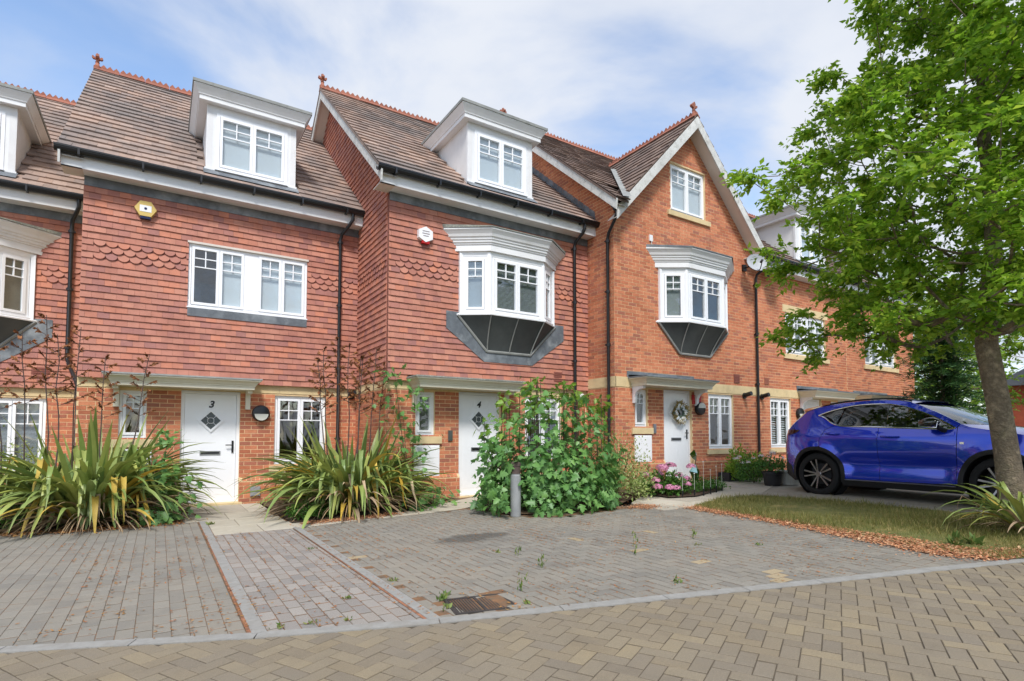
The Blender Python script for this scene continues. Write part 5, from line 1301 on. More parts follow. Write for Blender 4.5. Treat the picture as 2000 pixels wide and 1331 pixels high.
# mirrors, handles, badge
for sd in (0, 1):
    lat = (lambda i: i) if sd == 0 else (lambda i: CW-i)
    V = []; F = []; n = 10; k = 12
    for a in range(n+1):
        t = a/n; rad = math.sin(math.pi*min(1, max(.0, t*.86+.12)))**.6
        for j in range(k):
            th = 2*math.pi*j/k
            V.append(cp(1.76+.27*t, lat(-.13+math.cos(th)*.10*rad), 1.262+.03*t+math.sin(th)*(.085 if math.sin(th) > 0 else .07)*rad))
    F = [[a*k+j, a*k+(j+1) % k, (a+1)*k+(j+1) % k, (a+1)*k+j] for a in range(n) for j in range(k)] + [list(range(k)), list(range(n*k, n*k+k))]
    mi = MB().add(V, F).build('mirror', 'car_gloss_black', car, True)
    MB().tube([cp(1.97, lat(-.09), 1.22), cp(2.0, lat(.0), 1.17), cp(2.02, lat(.09), 1.15)], .035, 8).build('mirror_arm', 'car_black', mi, True)
    MB().tube([cp(1.78, lat(-.225), 1.23), cp(1.9, lat(-.238), 1.215), cp(2.02, lat(-.23), 1.205), cp(2.03, lat(-.2), 1.30)], .008, 5).build('mirror_strip', 'chrome', mi, True)
    for (a, b, z0, z1) in ((.165, .42, 1.125, 1.112), (1.11, 1.39, 1.068, 1.06)):
        MB().tube([cp(a, lat(ins(a, z0)+.0), z0), cp(a+.04, lat(ins(a, z0)-.03), z0), cp((a+b)/2, lat(ins(a, z0)-.038), (z0+z1)/2), cp(b-.04, lat(ins(b, z1)-.03), z1), cp(b, lat(ins(b, z1)), z1)], .016, 8).build('door_handle', 'car_paint', car, True)
    z = .972; MB().add([cp(2.21, lat(ins(2.21, z)-.004), z-.016), cp(2.262, lat(ins(2.262, z)-.004), z-.016), cp(2.262, lat(ins(2.262, z)-.004), z+.016), cp(2.21, lat(ins(2.21, z)-.004), z+.016)], [[0, 1, 2, 3]]).build('badge', 'chrome', car)
# ------------------------------------------------------------------ plants
mat('leaf_tree', [S(92,132,38), S(124,164,44), S(150,188,54), S(108,150,40), S(178,202,70), S(136,174,48)], .45, True, 3, .2, trans=.55, spec=.4)
mat('leaf_syc', [S(88,132,68), S(116,162,86), S(98,144,78), S(134,176,96), S(92,136,80), S(108,152,74)], .42, True, 3, .15, trans=.35, spec=.45)
mat('leaf_syc_young', [S(128,164,60), S(112,152,54), S(146,176,74), S(96,140,54)], .42, True, 3, .12, trans=.4, spec=.4)
mat('leaf_var', [S(126,150,66), S(176,188,116), S(94,124,50), S(206,210,150), S(112,138,58)], .45, True, 3, .1, trans=.3)
mat('leaf_dark', [S(42,72,38), S(56,90,46), S(66,102,52), S(48,80,48), S(80,116,58)], .5, True, 3, .15, trans=.15)
mat('leaf_low', [S(58,100,40), S(76,120,46), S(96,136,54), S(66,108,44)], .5, True, 3, .15, trans=.3)
mat('leaf_lime', [S(120,156,44), S(142,172,58), S(104,142,42), S(156,184,72)], .45, True, 3, .15, trans=.4)
mat('bark', [S(146,130,108), S(114,102,86), S(166,150,126)], .95, False, 18, .3, 1.0, 45, bdist=.03, weather=[(3, S(120,120,84), .35, .5, .7)])
mat('twig', [S(84,70,54), S(66,56,44)], .9, False, 18, .2)
mat('phor_green', [S(118,140,70), S(144,160,84), S(108,132,74), S(170,176,92), S(130,150,90), S(160,168,82)], .42, True, 4, .15, trans=.15, spec=.45)
mat('phor_yellow', [S(196,160,62), S(176,150,66), S(206,176,84)], .55, True, 8, .2, trans=.15)
mat('phor_dead', [S(176,150,116), S(152,128,100), S(190,168,136), S(132,110,88)], .8, True, 10, .2)
mat('stalk', [S(92,78,72), S(74,62,58)], .85, False, 14, .15)
mat('seed', [S(150,96,58), S(124,80,52), S(174,118,74)], .85, True, 14, .15)
mat('pink', [S(214,132,170), S(226,160,190), S(196,112,152), S(232,180,200)], .7, True, 10, .1, trans=.2)
mat('white_petal', [S(236,232,230), S(226,208,214)], .7, True, 10, .05, trans=.2)
mat('grass', [S(96,104,46), S(120,122,58), S(146,136,80), S(84,98,44), S(168,150,98), S(110,118,52)], .6, True, 4, .2, trans=.3)
mat('litter', [S(190,124,86), S(208,156,114), S(166,100,68), S(220,182,142), S(150,98,70), S(200,142,100)], .85, True, 10, .15, trans=.15)
mat('needle', [S(164,98,58), S(150,112,62), S(132,84,52), S(168,128,74)], .9, True, 10, .15)
mat('weed', [S(98,124,58), S(84,108,50), S(124,140,70), S(140,134,80)], .5, True, 6, .1, trans=.3)
mat('pot_black', [S(34,34,36), S(42,42,44)], .55, False, 8, .1)
mat('pot_white', [S(206,204,196), S(188,186,178)], .7, False, 8, .1)
mat('bollard', [S(150,152,152), S(134,136,138)], .55, False, 8, .12, .1, 40, weather=[(6, S(150,150,146), .4, .5, .7)])
mat('mirror_deco', [S(170,190,170)], .08, False, 8, .05, metallic=1)
mat('slate', [S(104,108,116), S(90,94,102)], .7, False, 6, .12, .3, 40)
mat('far_brick', [S(170,84,60), S(156,76,56)], .85, False, 12, .15, .3, 60)

OV = (np.array([(0,0,0),(.27,.42,.05),(.0,1.0,-.10),(-.27,.42,.05),(0,.45,-.04)]), np.array([[0,1,4],[1,2,4],[2,3,4],[3,0,4]]))
NEEDLE = (np.array([(-.05,0,0),(.05,0,0),(.035,.6,.03),(0,1,0),(-.035,.6,.03)]), np.array([[0,1,2],[0,2,4],[4,2,3]]))
BLADE = (np.array([(-.5,0,0),(.5,0,0),(.28,.6,.06),(-.28,.6,.06),(0,1,.22)]), np.array([[0,1,2],[0,2,3],[3,2,4]]))
FLAT = (np.array([(-.35,0,0),(.3,.05,.05),(.42,.6,.0),(0,1,.12),(-.4,.55,.03)]), np.array([[0,1,2],[0,2,3],[0,3,4]]))
def norm(a): return a/np.maximum(np.linalg.norm(a, axis=-1, keepdims=True), 1e-9)
def leaves_mesh(P, D, Nn, size, shape=OV, width=1.0):
    """P base points, D pointing direction, Nn face normal, size per leaf"""
    V, F = shape; D = norm(D); X = norm(np.cross(D, Nn)); Z = np.cross(X, D)
    s = np.asarray(size).reshape(-1, 1, 1)
    W = P[:, None, :] + s*(V[None, :, 0:1]*X[:, None, :]*width + V[None, :, 1:2]*D[:, None, :] + V[None, :, 2:3]*Z[:, None, :])
    n, k = len(P), len(V)
    FF = (F[None] + (np.arange(n)*k)[:, None, None]).reshape(-1, 3)
    return W.reshape(-1, 3), FF
def leaf_obj(name, parent, m, P, D, Nn, size, shape=OV, width=1.0, kind='stuff'):
    V, F = leaves_mesh(np.asarray(P), np.asarray(D), np.asarray(Nn), size, shape, width)
    o = mobj(name, mesh_np(name, V, F), m, parent)
    if kind: o['kind'] = kind
    return o
def rv(n): return norm(nr.normal(size=(n, 3)))

# --- broadleaf tree
def grow(trunk, centers, base_r, tip=.006, up=.25):
    """joins cluster centres to the trunk through the nearest branch node. returns branch polylines with radii"""
    nodes = [np.array(p) for p in trunk]; par = [-1] + list(range(len(trunk)-1)); leafs = []
    tr = np.array(trunk)
    order = sorted(range(len(centers)), key=lambda i: min(np.linalg.norm(tr-centers[i], axis=1)))
    for i in order:
        c = centers[i]; A_ = np.array(nodes); d = np.linalg.norm(A_-c, axis=1) + .9*np.maximum(0, A_[:, 2]-c[2]+.15)
        d[:3] += 3
        j = int(np.argmin(d)); a = nodes[j]; L_ = np.linalg.norm(c-a); k = max(2, int(L_/.35)); prev = j
        mid = (a+c)/2 + np.array([0, 0, -.10*L_]) + nr.normal(size=3)*.05*L_
        for q in range(1, k+1):
            t = q/k; p = (1-t)**2*a + 2*t*(1-t)*mid + t*t*c; nodes.append(p); par.append(prev); prev = len(nodes)-1
        leafs.append(prev)
    cnt = [0.0]*len(nodes)
    for l in leafs:
        q = l
        while q >= 0: cnt[q] += 1; q = par[q]
    tot = max(cnt)
    rad = [max(tip, base_r*(c/tot)**.52) for c in cnt]
    return nodes, par, rad
def branch_mesh(nodes, par, rad, k=6, skip=0):
    V = []; F = []
    for i in range(len(nodes)):
        j = par[i]
        if j < 0 or i < skip: continue
        a, b = Vector(nodes[j]), Vector(nodes[i]); t = (b-a)
        if t.length < 1e-4: continue
        t.normalize(); x = t.orthogonal().normalized(); y = t.cross(x); o = len(V); r0 = min(rad[j], rad[i]*1.35); r1 = rad[i]
        kk = k if r1 > .012 else 4
        V += [a-t*.01+(x*math.cos(2*math.pi*q/kk)+y*math.sin(2*math.pi*q/kk))*r0 for q in range(kk)] + [b+(x*math.cos(2*math.pi*q/kk)+y*math.sin(2*math.pi*q/kk))*r1 for q in range(kk)]
        F += [[o+q, o+(q+1) % kk, o+kk+(q+1) % kk, o+kk+q] for q in range(kk)]
    return V, F
def crown_leaves(centers, axis, ntw, nlf, tw, size, droop=.15, spread=1.0, flat=.45):
    P = []; D = []; Nn = []; S_ = []
    for c in centers:
        out = np.array([c[0]-axis[0], c[1]-axis[1], 0]); out /= max(np.linalg.norm(out), .05)
        for t in range(ntw):
            d = out*.7*spread + nr.normal(size=3)*np.array([.75, .75, flat]); d /= np.linalg.norm(d); l = tw*nr.uniform(.5, 1.2)
            k = nlf; ts = np.sort(nr.uniform(.1, 1, k))
            p = c + d*l*ts[:, None] + np.array([0, 0, -1])*droop*l*(ts**2)[:, None] + nr.normal(size=(k, 3))*.02
            side = norm(np.cross(d, [0, 0, 1.]))*np.where(np.arange(k) % 2 == 0, 1, -1)[:, None]
            dd = norm(side*.8 + d*.6 + nr.normal(size=(k, 3))*.35 + np.array([0, 0, -.15]))
            P.append(p); D.append(dd); Nn.append(norm(np.array([0, 0, .8]) + nr.normal(size=(k, 3))*.75)); S_.append(size*nr.uniform(.65, 1.25, k))
    return np.vstack(P), np.vstack(D), np.vstack(Nn), np.concatenate(S_)
def env_points(n, prof, axis, seed, shell=.55, lean=(0, 0), mind=.28):
    r_ = np.random.default_rng(seed); out = []; zs = [p[0] for p in prof]; rs = [p[1] for p in prof]; tries = 0
    while len(out) < n and tries < n*60:
        tries += 1; z = r_.uniform(zs[0], zs[-1]); R_ = np.interp(z, zs, rs)
        if r_.uniform() > (R_/max(rs))**1.2: continue
        a = r_.uniform(0, 2*math.pi); lump = 1 + .16*math.sin(3*a+z*1.7+seed) + .12*math.sin(5*a-z*2.3)
        r = R_*lump*r_.uniform(0, 1)**shell
        p = np.array([axis[0]+math.cos(a)*r+lean[0]*(z-zs[0]), axis[1]+math.sin(a)*r+lean[1]*(z-zs[0]), z])
        if out and min(np.linalg.norm(np.array(out)-p, axis=1)) < mind: continue
        out.append(p)
    return out
tree = empty('broadleaf_tree', (9.42, 2.62, .17), 'tall leafy green tree in front of the blue car', 'tree')
tx, ty = 9.42, 2.62; g_ = G(tx)
lx, ly = -_R[0]*.10, -_R[1]*.10
trunk = [(tx, ty, g_-.05), (tx-.01, ty, g_+.3), (tx-.05*_R[0], ty-.05*_R[1], 1.0), (tx-.14*_R[0], ty-.14*_R[1], 1.7), (tx-.26*_R[0], ty-.26*_R[1], 2.45), (tx-.22*_R[0], ty-.22*_R[1], 3.0), (tx-.12*_R[0], ty-.12*_R[1], 3.7), (tx-.1*_R[0], ty-.1*_R[1], 4.5), (tx-.2*_R[0], ty-.2*_R[1], 5.4), (tx-.15*_R[0], ty-.15*_R[1], 6.4), (tx, ty, 7.4), (tx, ty, 8.3), (tx, ty, 9.0)]
prof = [(2.3, 1.5), (2.6, 2.6), (3.0, 2.65), (3.4, 2.1), (3.8, 2.75), (4.1, 3.0), (4.7, 2.75), (5.3, 2.6), (6.0, 2.2), (6.6, 2.15), (7.2, 1.8), (8.2, 1.6), (9.0, 1.2), (9.6, .5)]
cen = env_points(760, prof, (tx+.1, ty), 5, .5, mind=.22)
cen = [c for c in cen if not (3.0 < c[2] < 3.75 and (np.array([c[0]-tx, c[1]-ty, 0])@_R) < -1.75) and not (c[2] < 2.62 and (np.array([c[0]-tx, c[1]-ty, 0])@_R) > -1.7)]
nodes, par, rad = grow(trunk, cen, .135)
for i, r_ in enumerate((.19, .15, .135, .128, .125, .105, .095, .085, .075, .06, .045, .03, .015)): rad[i] = r_
tk = MB().tube([Vector(p) for p in trunk], rad[:13], 16).build('trunk', 'bark', tree, True)
V, F = branch_mesh(nodes, par, rad, 7, len(trunk)); MB().add(V, F).build('branches', 'bark', tree, True)['kind'] = 'stuff'
P, D, Nn, S_ = crown_leaves(cen, (tx, ty), 10, 14, .38, .098)
leaf_obj('crown', tree, 'leaf_tree', P, D, Nn, S_)
# twigs of the sprays are too fine to pick apart: one mesh
def simple_tree(name, label, cat, x, y, prof, n, m, leaf, ntw, nlf, tw, seed, tr=.09, group=None, zmin=None, mind=.3):
    z0 = G(x)-.05; t = empty(name, (x, y, z0), label, cat, group); zt = prof[-1][0]
    trk = [(x, y, z0+(zt*.92-z0)*k/8) for k in range(9)]; cen_ = env_points(n, prof, (x, y), seed, mind=mind)
    nd, pr, rd = grow(trk, cen_, tr)
    for i in range(9): rd[i] = tr*(1-.85*i/8)
    MB().tube([Vector(p) for p in trk], rd[:9], 10).build('trunk', 'bark', t, True)
    V, F = branch_mesh(nd, pr, rd, 5, 9); MB().add(V, F).build('branches', 'bark', t, True)['kind'] = 'stuff'
    P, D, Nn, S_ = crown_leaves(cen_, (x, y), ntw, nlf, tw, leaf); leaf_obj('crown', t, m, P, D, Nn, S_); return t
simple_tree('garden_tree', 'lime green tree glimpsed beyond the trunk at the right edge', 'tree', 24.5, 3.4, [(1.6, 1.5), (3, 2.6), (5, 2.8), (7, 2.0), (8.5, .6)], 150, 'leaf_lime', .16, 6, 10, .7, 21, .14)
simple_tree('garden_tree', 'lime green tree behind the dark conifer at the end of the row', 'tree', 25.5, 8.6, [(1.4, 1.4), (3, 2.4), (5, 2.4), (6.8, .6)], 110, 'leaf_lime', .16, 6, 10, .7, 22, .12)
simple_tree('garden_tree', 'far green tree rising past the end of the row', 'tree', 38, 14, [(1.5, 2.5), (4, 4.5), (8, 4.2), (11, 1.0)], 130, 'leaf_tree', .3, 6, 9, 1.3, 23, .2, mind=.5)
# dark conifer
con = empty('conifer', (18.6, 6.6, .2), 'dark green conifer behind the bonnet of the blue car', 'tree')
MB().tube([(18.6, 6.6, .15), (18.6, 6.6, 4.9)], .09, 8, r1=.02).build('trunk', 'bark', con)
P = []; D = []; Nn = []; S_ = []
for i in range(150):
    z = .35 + 4.4*(i/150)**1.05; rr = 1.9*(1-(z-.3)/4.9)**.7+.1; a = i*2.39996+nr.uniform(-.3, .3); ln = rr*nr.uniform(.75, 1.12); dv = np.array([math.cos(a), math.sin(a), nr.uniform(-.12, .18)])
    k = 34; ts = np.linspace(.04, 1, k); p = np.array([18.6, 6.6, z]) + dv*ln*ts[:, None] + np.array([0, 0, -1])*.22*ln*(ts**2)[:, None]
    for s in (-1, 1, 0):
        sd = norm(np.cross(dv, [0, 0, 1.]))*s
        P.append(p + nr.normal(size=(k, 3))*.03); D.append(norm(dv*.9 + sd*.95 + nr.normal(size=(k, 3))*.28 + np.array([0, 0, -.2 if s else .25]))); Nn.append(norm(np.array([0, 0, 1.])+nr.normal(size=(k, 3))*.4)); S_.append((.26*(1.15-ts*.6))*nr.uniform(.7, 1.2, k))
leaf_obj('foliage', con, 'leaf_dark', np.vstack(P), np.vstack(D), np.vstack(Nn), np.concatenate(S_), NEEDLE, 1.6)

# --- phormiums
def strap(kind_, r_):
    """centre line of a strap leaf (length 1) in the x-z plane"""
    n = 9; pts = [(0., 0.)]; el = {'up': r_.uniform(66, 86), 'arch': r_.uniform(44, 78), 'low': r_.uniform(18, 50), 'kink': r_.uniform(32, 76)}[kind_]
    bend = {'up': r_.uniform(8, 26), 'arch': r_.uniform(60, 120), 'low': r_.uniform(40, 85), 'kink': r_.uniform(8, 20)}[kind_]; kp_ = r_.uniform(.45, .72)
    for i in range(n):
        t = (i+.5)/n; a = el - bend*t**1.6
        if kind_ == 'kink' and t > kp_: a = -r_.uniform(58, 84)
        pts.append((pts[-1][0]+math.cos(R(a))/n, pts[-1][1]+math.sin(R(a))/n))
    return pts
_phm = {}
def phor_mesh(kind_, m, v):
    key = (kind_, m, v)
    if key in _phm: return _phm[key]
    r_ = random.Random(hash((len(kind_)*7, m == 'phor_green', v)) % 9999 + v*31 + len(m)); c = strap(kind_, r_); V = []; n = len(c); tw = r_.uniform(-.5, .5)
    for i, (x, z) in enumerate(c):
        t = i/(n-1); w_ = .0205*(1.0 if t < .55 else max(.03, 1-((t-.55)/.45)**1.4))*(.75+.5*min(1, t*4)); a = tw*t
        nx, nz = 0, 1
        V += [(x-.25*w_*math.sin(a), -w_*math.cos(a), z+.45*w_), (x, 0, z-.12*w_), (x+.25*w_*math.sin(a), w_*math.cos(a), z+.45*w_)]
    F = [[i*3+j, i*3+j+1, (i+1)*3+j+1, (i+1)*3+j] for i in range(n-1) for j in (0, 1)]
    me = mesh_np('leaf', V, F, True); me.materials.append(MATS[m]); _phm[key] = me; return me
def phormium(x, y, n, length, label, stalks=(), seed=1, rad_=.42, dead=.4, tall=1.0):
    r_ = random.Random(seed); z0 = G(x); t = empty('phormium', (x, y, z0), label, 'plant', 'spiky strap-leaved clumps')
    for i in range(n):
        q = r_.random(); a = r_.uniform(0, 2*math.pi); rr = rad_*math.sqrt(r_.random()); m = 'phor_green'
        if q < .06: k = 'up'
        elif q < .48: k = 'arch'
        elif q < .80: k = 'kink'
        else: k = 'low'
        s = length*r_.uniform(.62, 1.12)*(1.0 if k in ('up', 'arch') else .95)
        if k in ('low', 'kink') and r_.random() < .15: m = 'phor_yellow'
        if k == 'kink' and r_.random() < .08: m = 'phor_dead'
        if k == 'low' and r_.random() < .45: m = 'phor_dead'; s *= .8
        elif r_.random() < .04: m = 'phor_yellow'
        o = bpy.data.objects.new('leaf', phor_mesh(k, m, r_.randrange(6))); COL.objects.link(o); o.parent = t
        o.location = (math.cos(a)*rr, math.sin(a)*rr, .02); o.rotation_euler = (r_.uniform(-.12, .12), r_.uniform(-.08, .08), a + r_.uniform(-.35, .35)); o.scale = (s, s*r_.uniform(.85, 1.25), s*tall)
    # dry skirt of thin dead leaves
    for i in range(int(n*dead)):
        a = r_.uniform(0, 2*math.pi); rr = rad_*r_.uniform(.6, 1.2); s = length*r_.uniform(.45, .75)
        o = bpy.data.objects.new('leaf', phor_mesh('low', 'phor_dead', r_.randrange(6))); COL.objects.link(o); o.parent = t
        o.location = (math.cos(a)*rr, math.sin(a)*rr, .04); o.rotation_euler = (r_.uniform(-.2, .2), r_.uniform(.0, .5), a+r_.uniform(-.3, .3)); o.scale = (s, s*.35, s)
    for (dx_, dy_, h, lx_, ly_) in stalks:
        b = Vector((x+dx_, y+dy_, z0)); top = Vector((x+dx_+lx_, y+dy_+ly_, h)); pts = [b.lerp(top, k/7) + Vector((r_.uniform(-.02, .02), r_.uniform(-.02, .02), 0)) for k in range(8)]
        st = MB().tube(pts, .013, 6, r1=.005); P_ = []; D_ = []
        for k in range(16):
            tt = .62+.38*k/16; c = b.lerp(top, tt); a = k*2.4+r_.uniform(-.4, .4); ln = .12*(1.2-tt)/.5+.04; d = Vector((math.cos(a), math.sin(a), .55)); e = c+d*ln
            st.tube([c, c.lerp(e, .6)+Vector((0, 0, -.01)), e], .005, 4)
            for j in range(26): P_.append(c.lerp(e, r_.uniform(.35, 1.15))); D_.append((d.x+r_.uniform(-.7, .7), d.y+r_.uniform(-.7, .7), r_.uniform(-.5, .9)))
        so_ = st.build('flower_stalk', 'stalk', t)
        leaf_obj('seed_pods', so_, 'seed', np.array([tuple(p) for p in P_]), np.array(D_), rv(len(P_)), nr.uniform(.03, .065, len(P_)), OV, .8)
    return t
phormium(-.80, 10.12, 640, 1.66, 'large spiky phormium left of the door numbered 3', [(-.75, .3, 2.75, -.15, 0), (-.5, .1, 3.0, -.12, .1), (-.3, .4, 2.9, .05, 0), (.05, .2, 2.45, .05, 0), (.35, .1, 2.5, .28, 0), (-.95, .1, 2.6, -.2, .0), (-.4, .0, 2.7, -.05, 0)], 3)
phormium(2.72, 9.25, 600, 1.6, 'large spiky phormium between the two numbered doors', [(-.25, .4, 2.75, -.15, 0), (-.1, .3, 2.95, -.05, .1), (.05, .4, 2.85, .0, 0), (.2, .5, 2.7, .1, 0), (.35, .3, 2.8, .15, 0), (-.35, .1, 2.5, -.2, 0), (.1, .1, 2.6, .1, 0), (.5, .4, 2.55, .2, 0)], 8)
phormium(8.25, 2.12, 80, .98, 'small spiky phormium at the foot of the tree', (), 12, .16)

# --- sycamore saplings
def syc_shape():
    h = [(.10, -.06), (.44, .0), (.24, .19), (.60, .42), (.25, .46), (.25, .66), (0, 1.0)]
    out = [(0, 0)] + h + [(-a, b) for a, b in h[-2::-1]]
    V = [(0, .36, .02)] + [(a, b, -.16*abs(a)-.10*max(0, b-.4)) for a, b in out]; n = len(out)
    return np.array(V), np.array([[0, 1+i, 1+(i+1) % n] for i in range(n)])
SYC = syc_shape()
def syc_leaves(thing, P, D, Nn, S_, m, cap):
    area = .35*np.asarray(S_)**2; sz = np.array([size_in_photo(p, a) for p, a in zip(P, area)])
    vw = norm(np.array([0, 0, CAM_H])-P); sz = sz*np.abs((vw*Nn).sum(1)) + 0
    order = np.argsort(-sz); top = order[:cap]; key = ('syc', m)
    if key not in _umesh:
        me = mesh_np('leaf', SYC[0], SYC[1]); me.materials.append(MATS[m]); _umesh[key] = me
    off = np.array(thing.location)
    for i in top:
        d = norm(D[i]); x = norm(np.cross(d, Nn[i])); z = np.cross(x, d)
        o = bpy.data.objects.new('leaf', _umesh[key]); COL.objects.link(o); o.parent = thing; o.matrix_basis = Matrix(frame_matrix(P[i]-off, x, d, z, S_[i], S_[i], S_[i]).tolist())
    rest = order[cap:]
    if len(rest): leaf_obj('leaves', thing, m, P[rest], D[rest], Nn[rest], S_[rest], SYC)
def dome_pts(n, c, rx, ry, h, seed, vol=.75, base=.05):
    r_ = np.random.default_rng(seed); P = []
    while len(P) < n:
        a = r_.uniform(0, 2*math.pi); f = r_.uniform(0, 1); e = math.asin(f)*r_.uniform(.2, 1.0)+r_.uniform(-.05, .25); rad_ = vol + (1-vol)*r_.uniform(0, 1)
        lump = 1+.13*math.sin(3*a+seed)+.10*math.sin(5*a+e*6+seed*2)+.06*math.sin(9*a-e*9)
        q = np.array([math.cos(a)*math.cos(e)*rx*rad_*lump, math.sin(a)*math.cos(e)*ry*rad_*lump, base + max(0, math.sin(e))*h*rad_*lump])
        P.append(q + np.array([c[0], c[1], G(c[0])]))
    return np.array(P)
def bush_leaves(P, c, hmid, out_w=.9, up_w=.7, jit=.5):
    o = norm(P-np.array([c[0], c[1], hmid])); Nn = norm(o*out_w + np.array([0, 0, up_w]) + nr.normal(size=P.shape)*jit*.6)
    D = norm(o*.5 + np.array([0, 0, -.75]) + nr.normal(size=P.shape)*jit); return D, Nn
syc = empty('sycamore_bush', (5.55, 7.35, G(5.55)), 'big maple-leaved bush hiding the right side of door number 4', 'bush')
SB = (5.36, 7.36)
P1 = dome_pts(1700, SB, 1.18, .98, 1.78, 4, .84); P2 = dome_pts(1000, SB, 1.1, .9, 1.65, 9, .35)
ra = nr.uniform(0, 6.28, 260); P1 = np.vstack([P1, np.column_stack([SB[0]+np.cos(ra)*1.18*nr.uniform(.9, 1.08, 260), SB[1]+np.sin(ra)*.92*nr.uniform(.9, 1.08, 260), G(5.3)+nr.uniform(.05, .3, 260)])])
P_ = np.vstack([P1, P2]); D_, N_ = bush_leaves(P_, SB, .55, .9, .7, .75); S_ = nr.uniform(.06, .16, len(P_))
kp_ = ~((np.hypot(P_[:, 0]-4.45, P_[:, 1]-6.78) < .19) & (P_[:, 2] < .55)); P_, D_, N_, S_ = P_[kp_], D_[kp_], N_[kp_], S_[kp_]
syc_leaves(syc, P_, D_, N_, S_, 'leaf_syc', 300)
sh = []
for (dx_, dy_, h, n) in ((-.7, .2, 1.98, 34), (-.05, .35, 2.28, 40), (-.3, .0, 2.05, 30), (.55, .2, 2.18, 38), (.85, .15, 2.05, 36), (1.15, .0, 1.98, 34), (1.25, .1, 1.8, 26), (.25, .3, 2.05, 26), (-1.0, .0, 1.6, 22)):
    for k in range(n): sh.append((SB[0]+dx_+nr.normal()*.10, SB[1]+dy_+nr.normal()*.10, h-abs(nr.normal())*.26))
sh = np.array(sh); D_, N_ = bush_leaves(sh, (SB[0], SB[1]), 1.2, .5, .9); syc_leaves(syc, sh, D_, N_, nr.uniform(.07, .14, len(sh)), 'leaf_syc_young', 120)
st = MB()
for i in range(34):
    a = nr.uniform(0, 6.28); r_ = nr.uniform(.2, 1.05); e = Vector((SB[0]+math.cos(a)*r_*1.1, SB[1]+math.sin(a)*r_*.85, .3+1.5*(1-r_*.6))); b = Vector((SB[0]+math.cos(a)*.2, SB[1]+math.sin(a)*.2, G(5.6)))
    st.tube([b, b.lerp(e, .5)+Vector((0, 0, .12)), e], .011, 5, r1=.004)
for p in sh[::7]: st.tube([Vector((p[0], p[1], .9)), Vector(p)], .006, 4)
st.build('stems', 'twig', syc)['kind'] = 'stuff'
def sapling(x, y, pts, label, m='leaf_syc', n=40, s0=.08, s1=.14, seed=2, cat='sapling'):
    t = empty('sycamore_sapling', (x, y, G(x)), label, cat, 'self-sown maple-leaved saplings'); r_ = np.random.default_rng(seed); P = []
    st = MB()
    for (px, py, pz, sp) in pts:
        st.tube([(x, y, G(x)), ((x+px)/2, (y+py)/2, pz*.5), (px, py, pz)], .009, 5, r1=.003)
        for k in range(n): P.append((px+r_.normal()*sp, py+r_.normal()*sp, max(.08, pz-abs(r_.normal())*sp*2.0+.05)))
    P = np.array(P); D_, N_ = bush_leaves(P, (x, y+.5), .3, .5, .8); syc_leaves(t, P, D_, N_, r_.uniform(s0, s1, len(P)), m, 150)
    st.build('stems', 'twig', t)['kind'] = 'stuff'; return t
sapling(.0, 9.75, [(.05, 9.75, .95, .16), (.15, 9.65, .65, .16), (-.1, 9.55, .45, .18), (.12, 9.85, 1.28, .07), (.25, 9.5, .35, .13), (.05, 9.45, .25, .16), (.12, 9.6, .8, .12)], 'maple-leaved sapling leaning into the path before door number 3', n=26)
sapling(3.75, 9.2, [(3.45, 9.25, 2.40, .14), (3.5, 9.25, 2.0, .18), (3.6, 9.2, 1.6, .2), (3.8, 9.15, 2.1, .14), (3.8, 9.15, 1.3, .2), (3.6, 9.1, 1.0, .2)], 'tall maple-leaved sapling climbing the corner of the tiled house', n=24, m='leaf_syc', seed=6)
sapling(4.0, 8.8, [(4.0, 8.75, .35, .2), (3.7, 8.6, .3, .2), (4.3, 8.95, .3, .15)], 'low maple-leaved seedlings at the foot of the middle phormium', n=30, seed=7)

# --- other shrubs
def shrub(name, label, x, y, rx, ry, h, n, leaf, m, seed, cat='shrub', group=None, vol=.6):
    t = empty(name, (x, y, G(x)), label, cat, group); P = dome_pts(n, (x, y), rx, ry, h, seed, vol); D_, N_ = bush_leaves(P, (x, y), h*.3, .8, .6, .9)
    D_ = norm(norm(P-np.array([x, y, .2]))*.7+nr.normal(size=P.shape)*.7+np.array([0, 0, .2])); leaf_obj('foliage', t, m, P, D_, N_, nr.uniform(.6, 1.2, n)*leaf, OV)
    st = MB()
    for i in range(16):
        a = nr.uniform(0, 6.28); r_ = nr.uniform(.1, .8); st.tube([(x, y, G(x)), (x+math.cos(a)*rx*r_, y+math.sin(a)*ry*r_, G(x)+h*.7)], .008, 4, r1=.003)
    st.build('stems', 'twig', t)['kind'] = 'stuff'; return t
shrub('variegated_shrub', 'cream and green variegated shrub right of the big leafy bush', 6.92, 7.42, .68, .62, 1.22, 5200, .05, 'leaf_var', 5)
shrub('variegated_shrub', 'pale variegated shrub at the left edge behind the phormium', -2.05, 11.3, 1.0, .7, 1.22, 4500, .055, 'leaf_var', 6)
shrub('box_shrub', 'low dark green shrub at the foot of the left phormium', -1.75, 9.95, .75, .5, .55, 2600, .045, 'leaf_low', 7)
shrub('ferny_weed', 'feathery green weed below the middle phormium', 1.95, 8.6, .38, .2, .26, 1300, .045, 'leaf_low', 8, 'weed')
shrub('low_plants', 'low green bedding plants in front of the wreath door', 8.75, 7.35, .95, .5, .26, 3200, .05, 'leaf_low', 9, 'plant')
shrub('leafy_plant', 'leafy green plant in the trough under the brick house window', 11.5, 8.05, .5, .35, .75, 1500, .09, 'leaf_lime', 10, 'plant')
shrub('leafy_plant', 'silvery green bushy plant between trough and black pot', 11.2, 7.55, .48, .4, .62, 2200, .05, 'leaf_low', 11, 'plant')
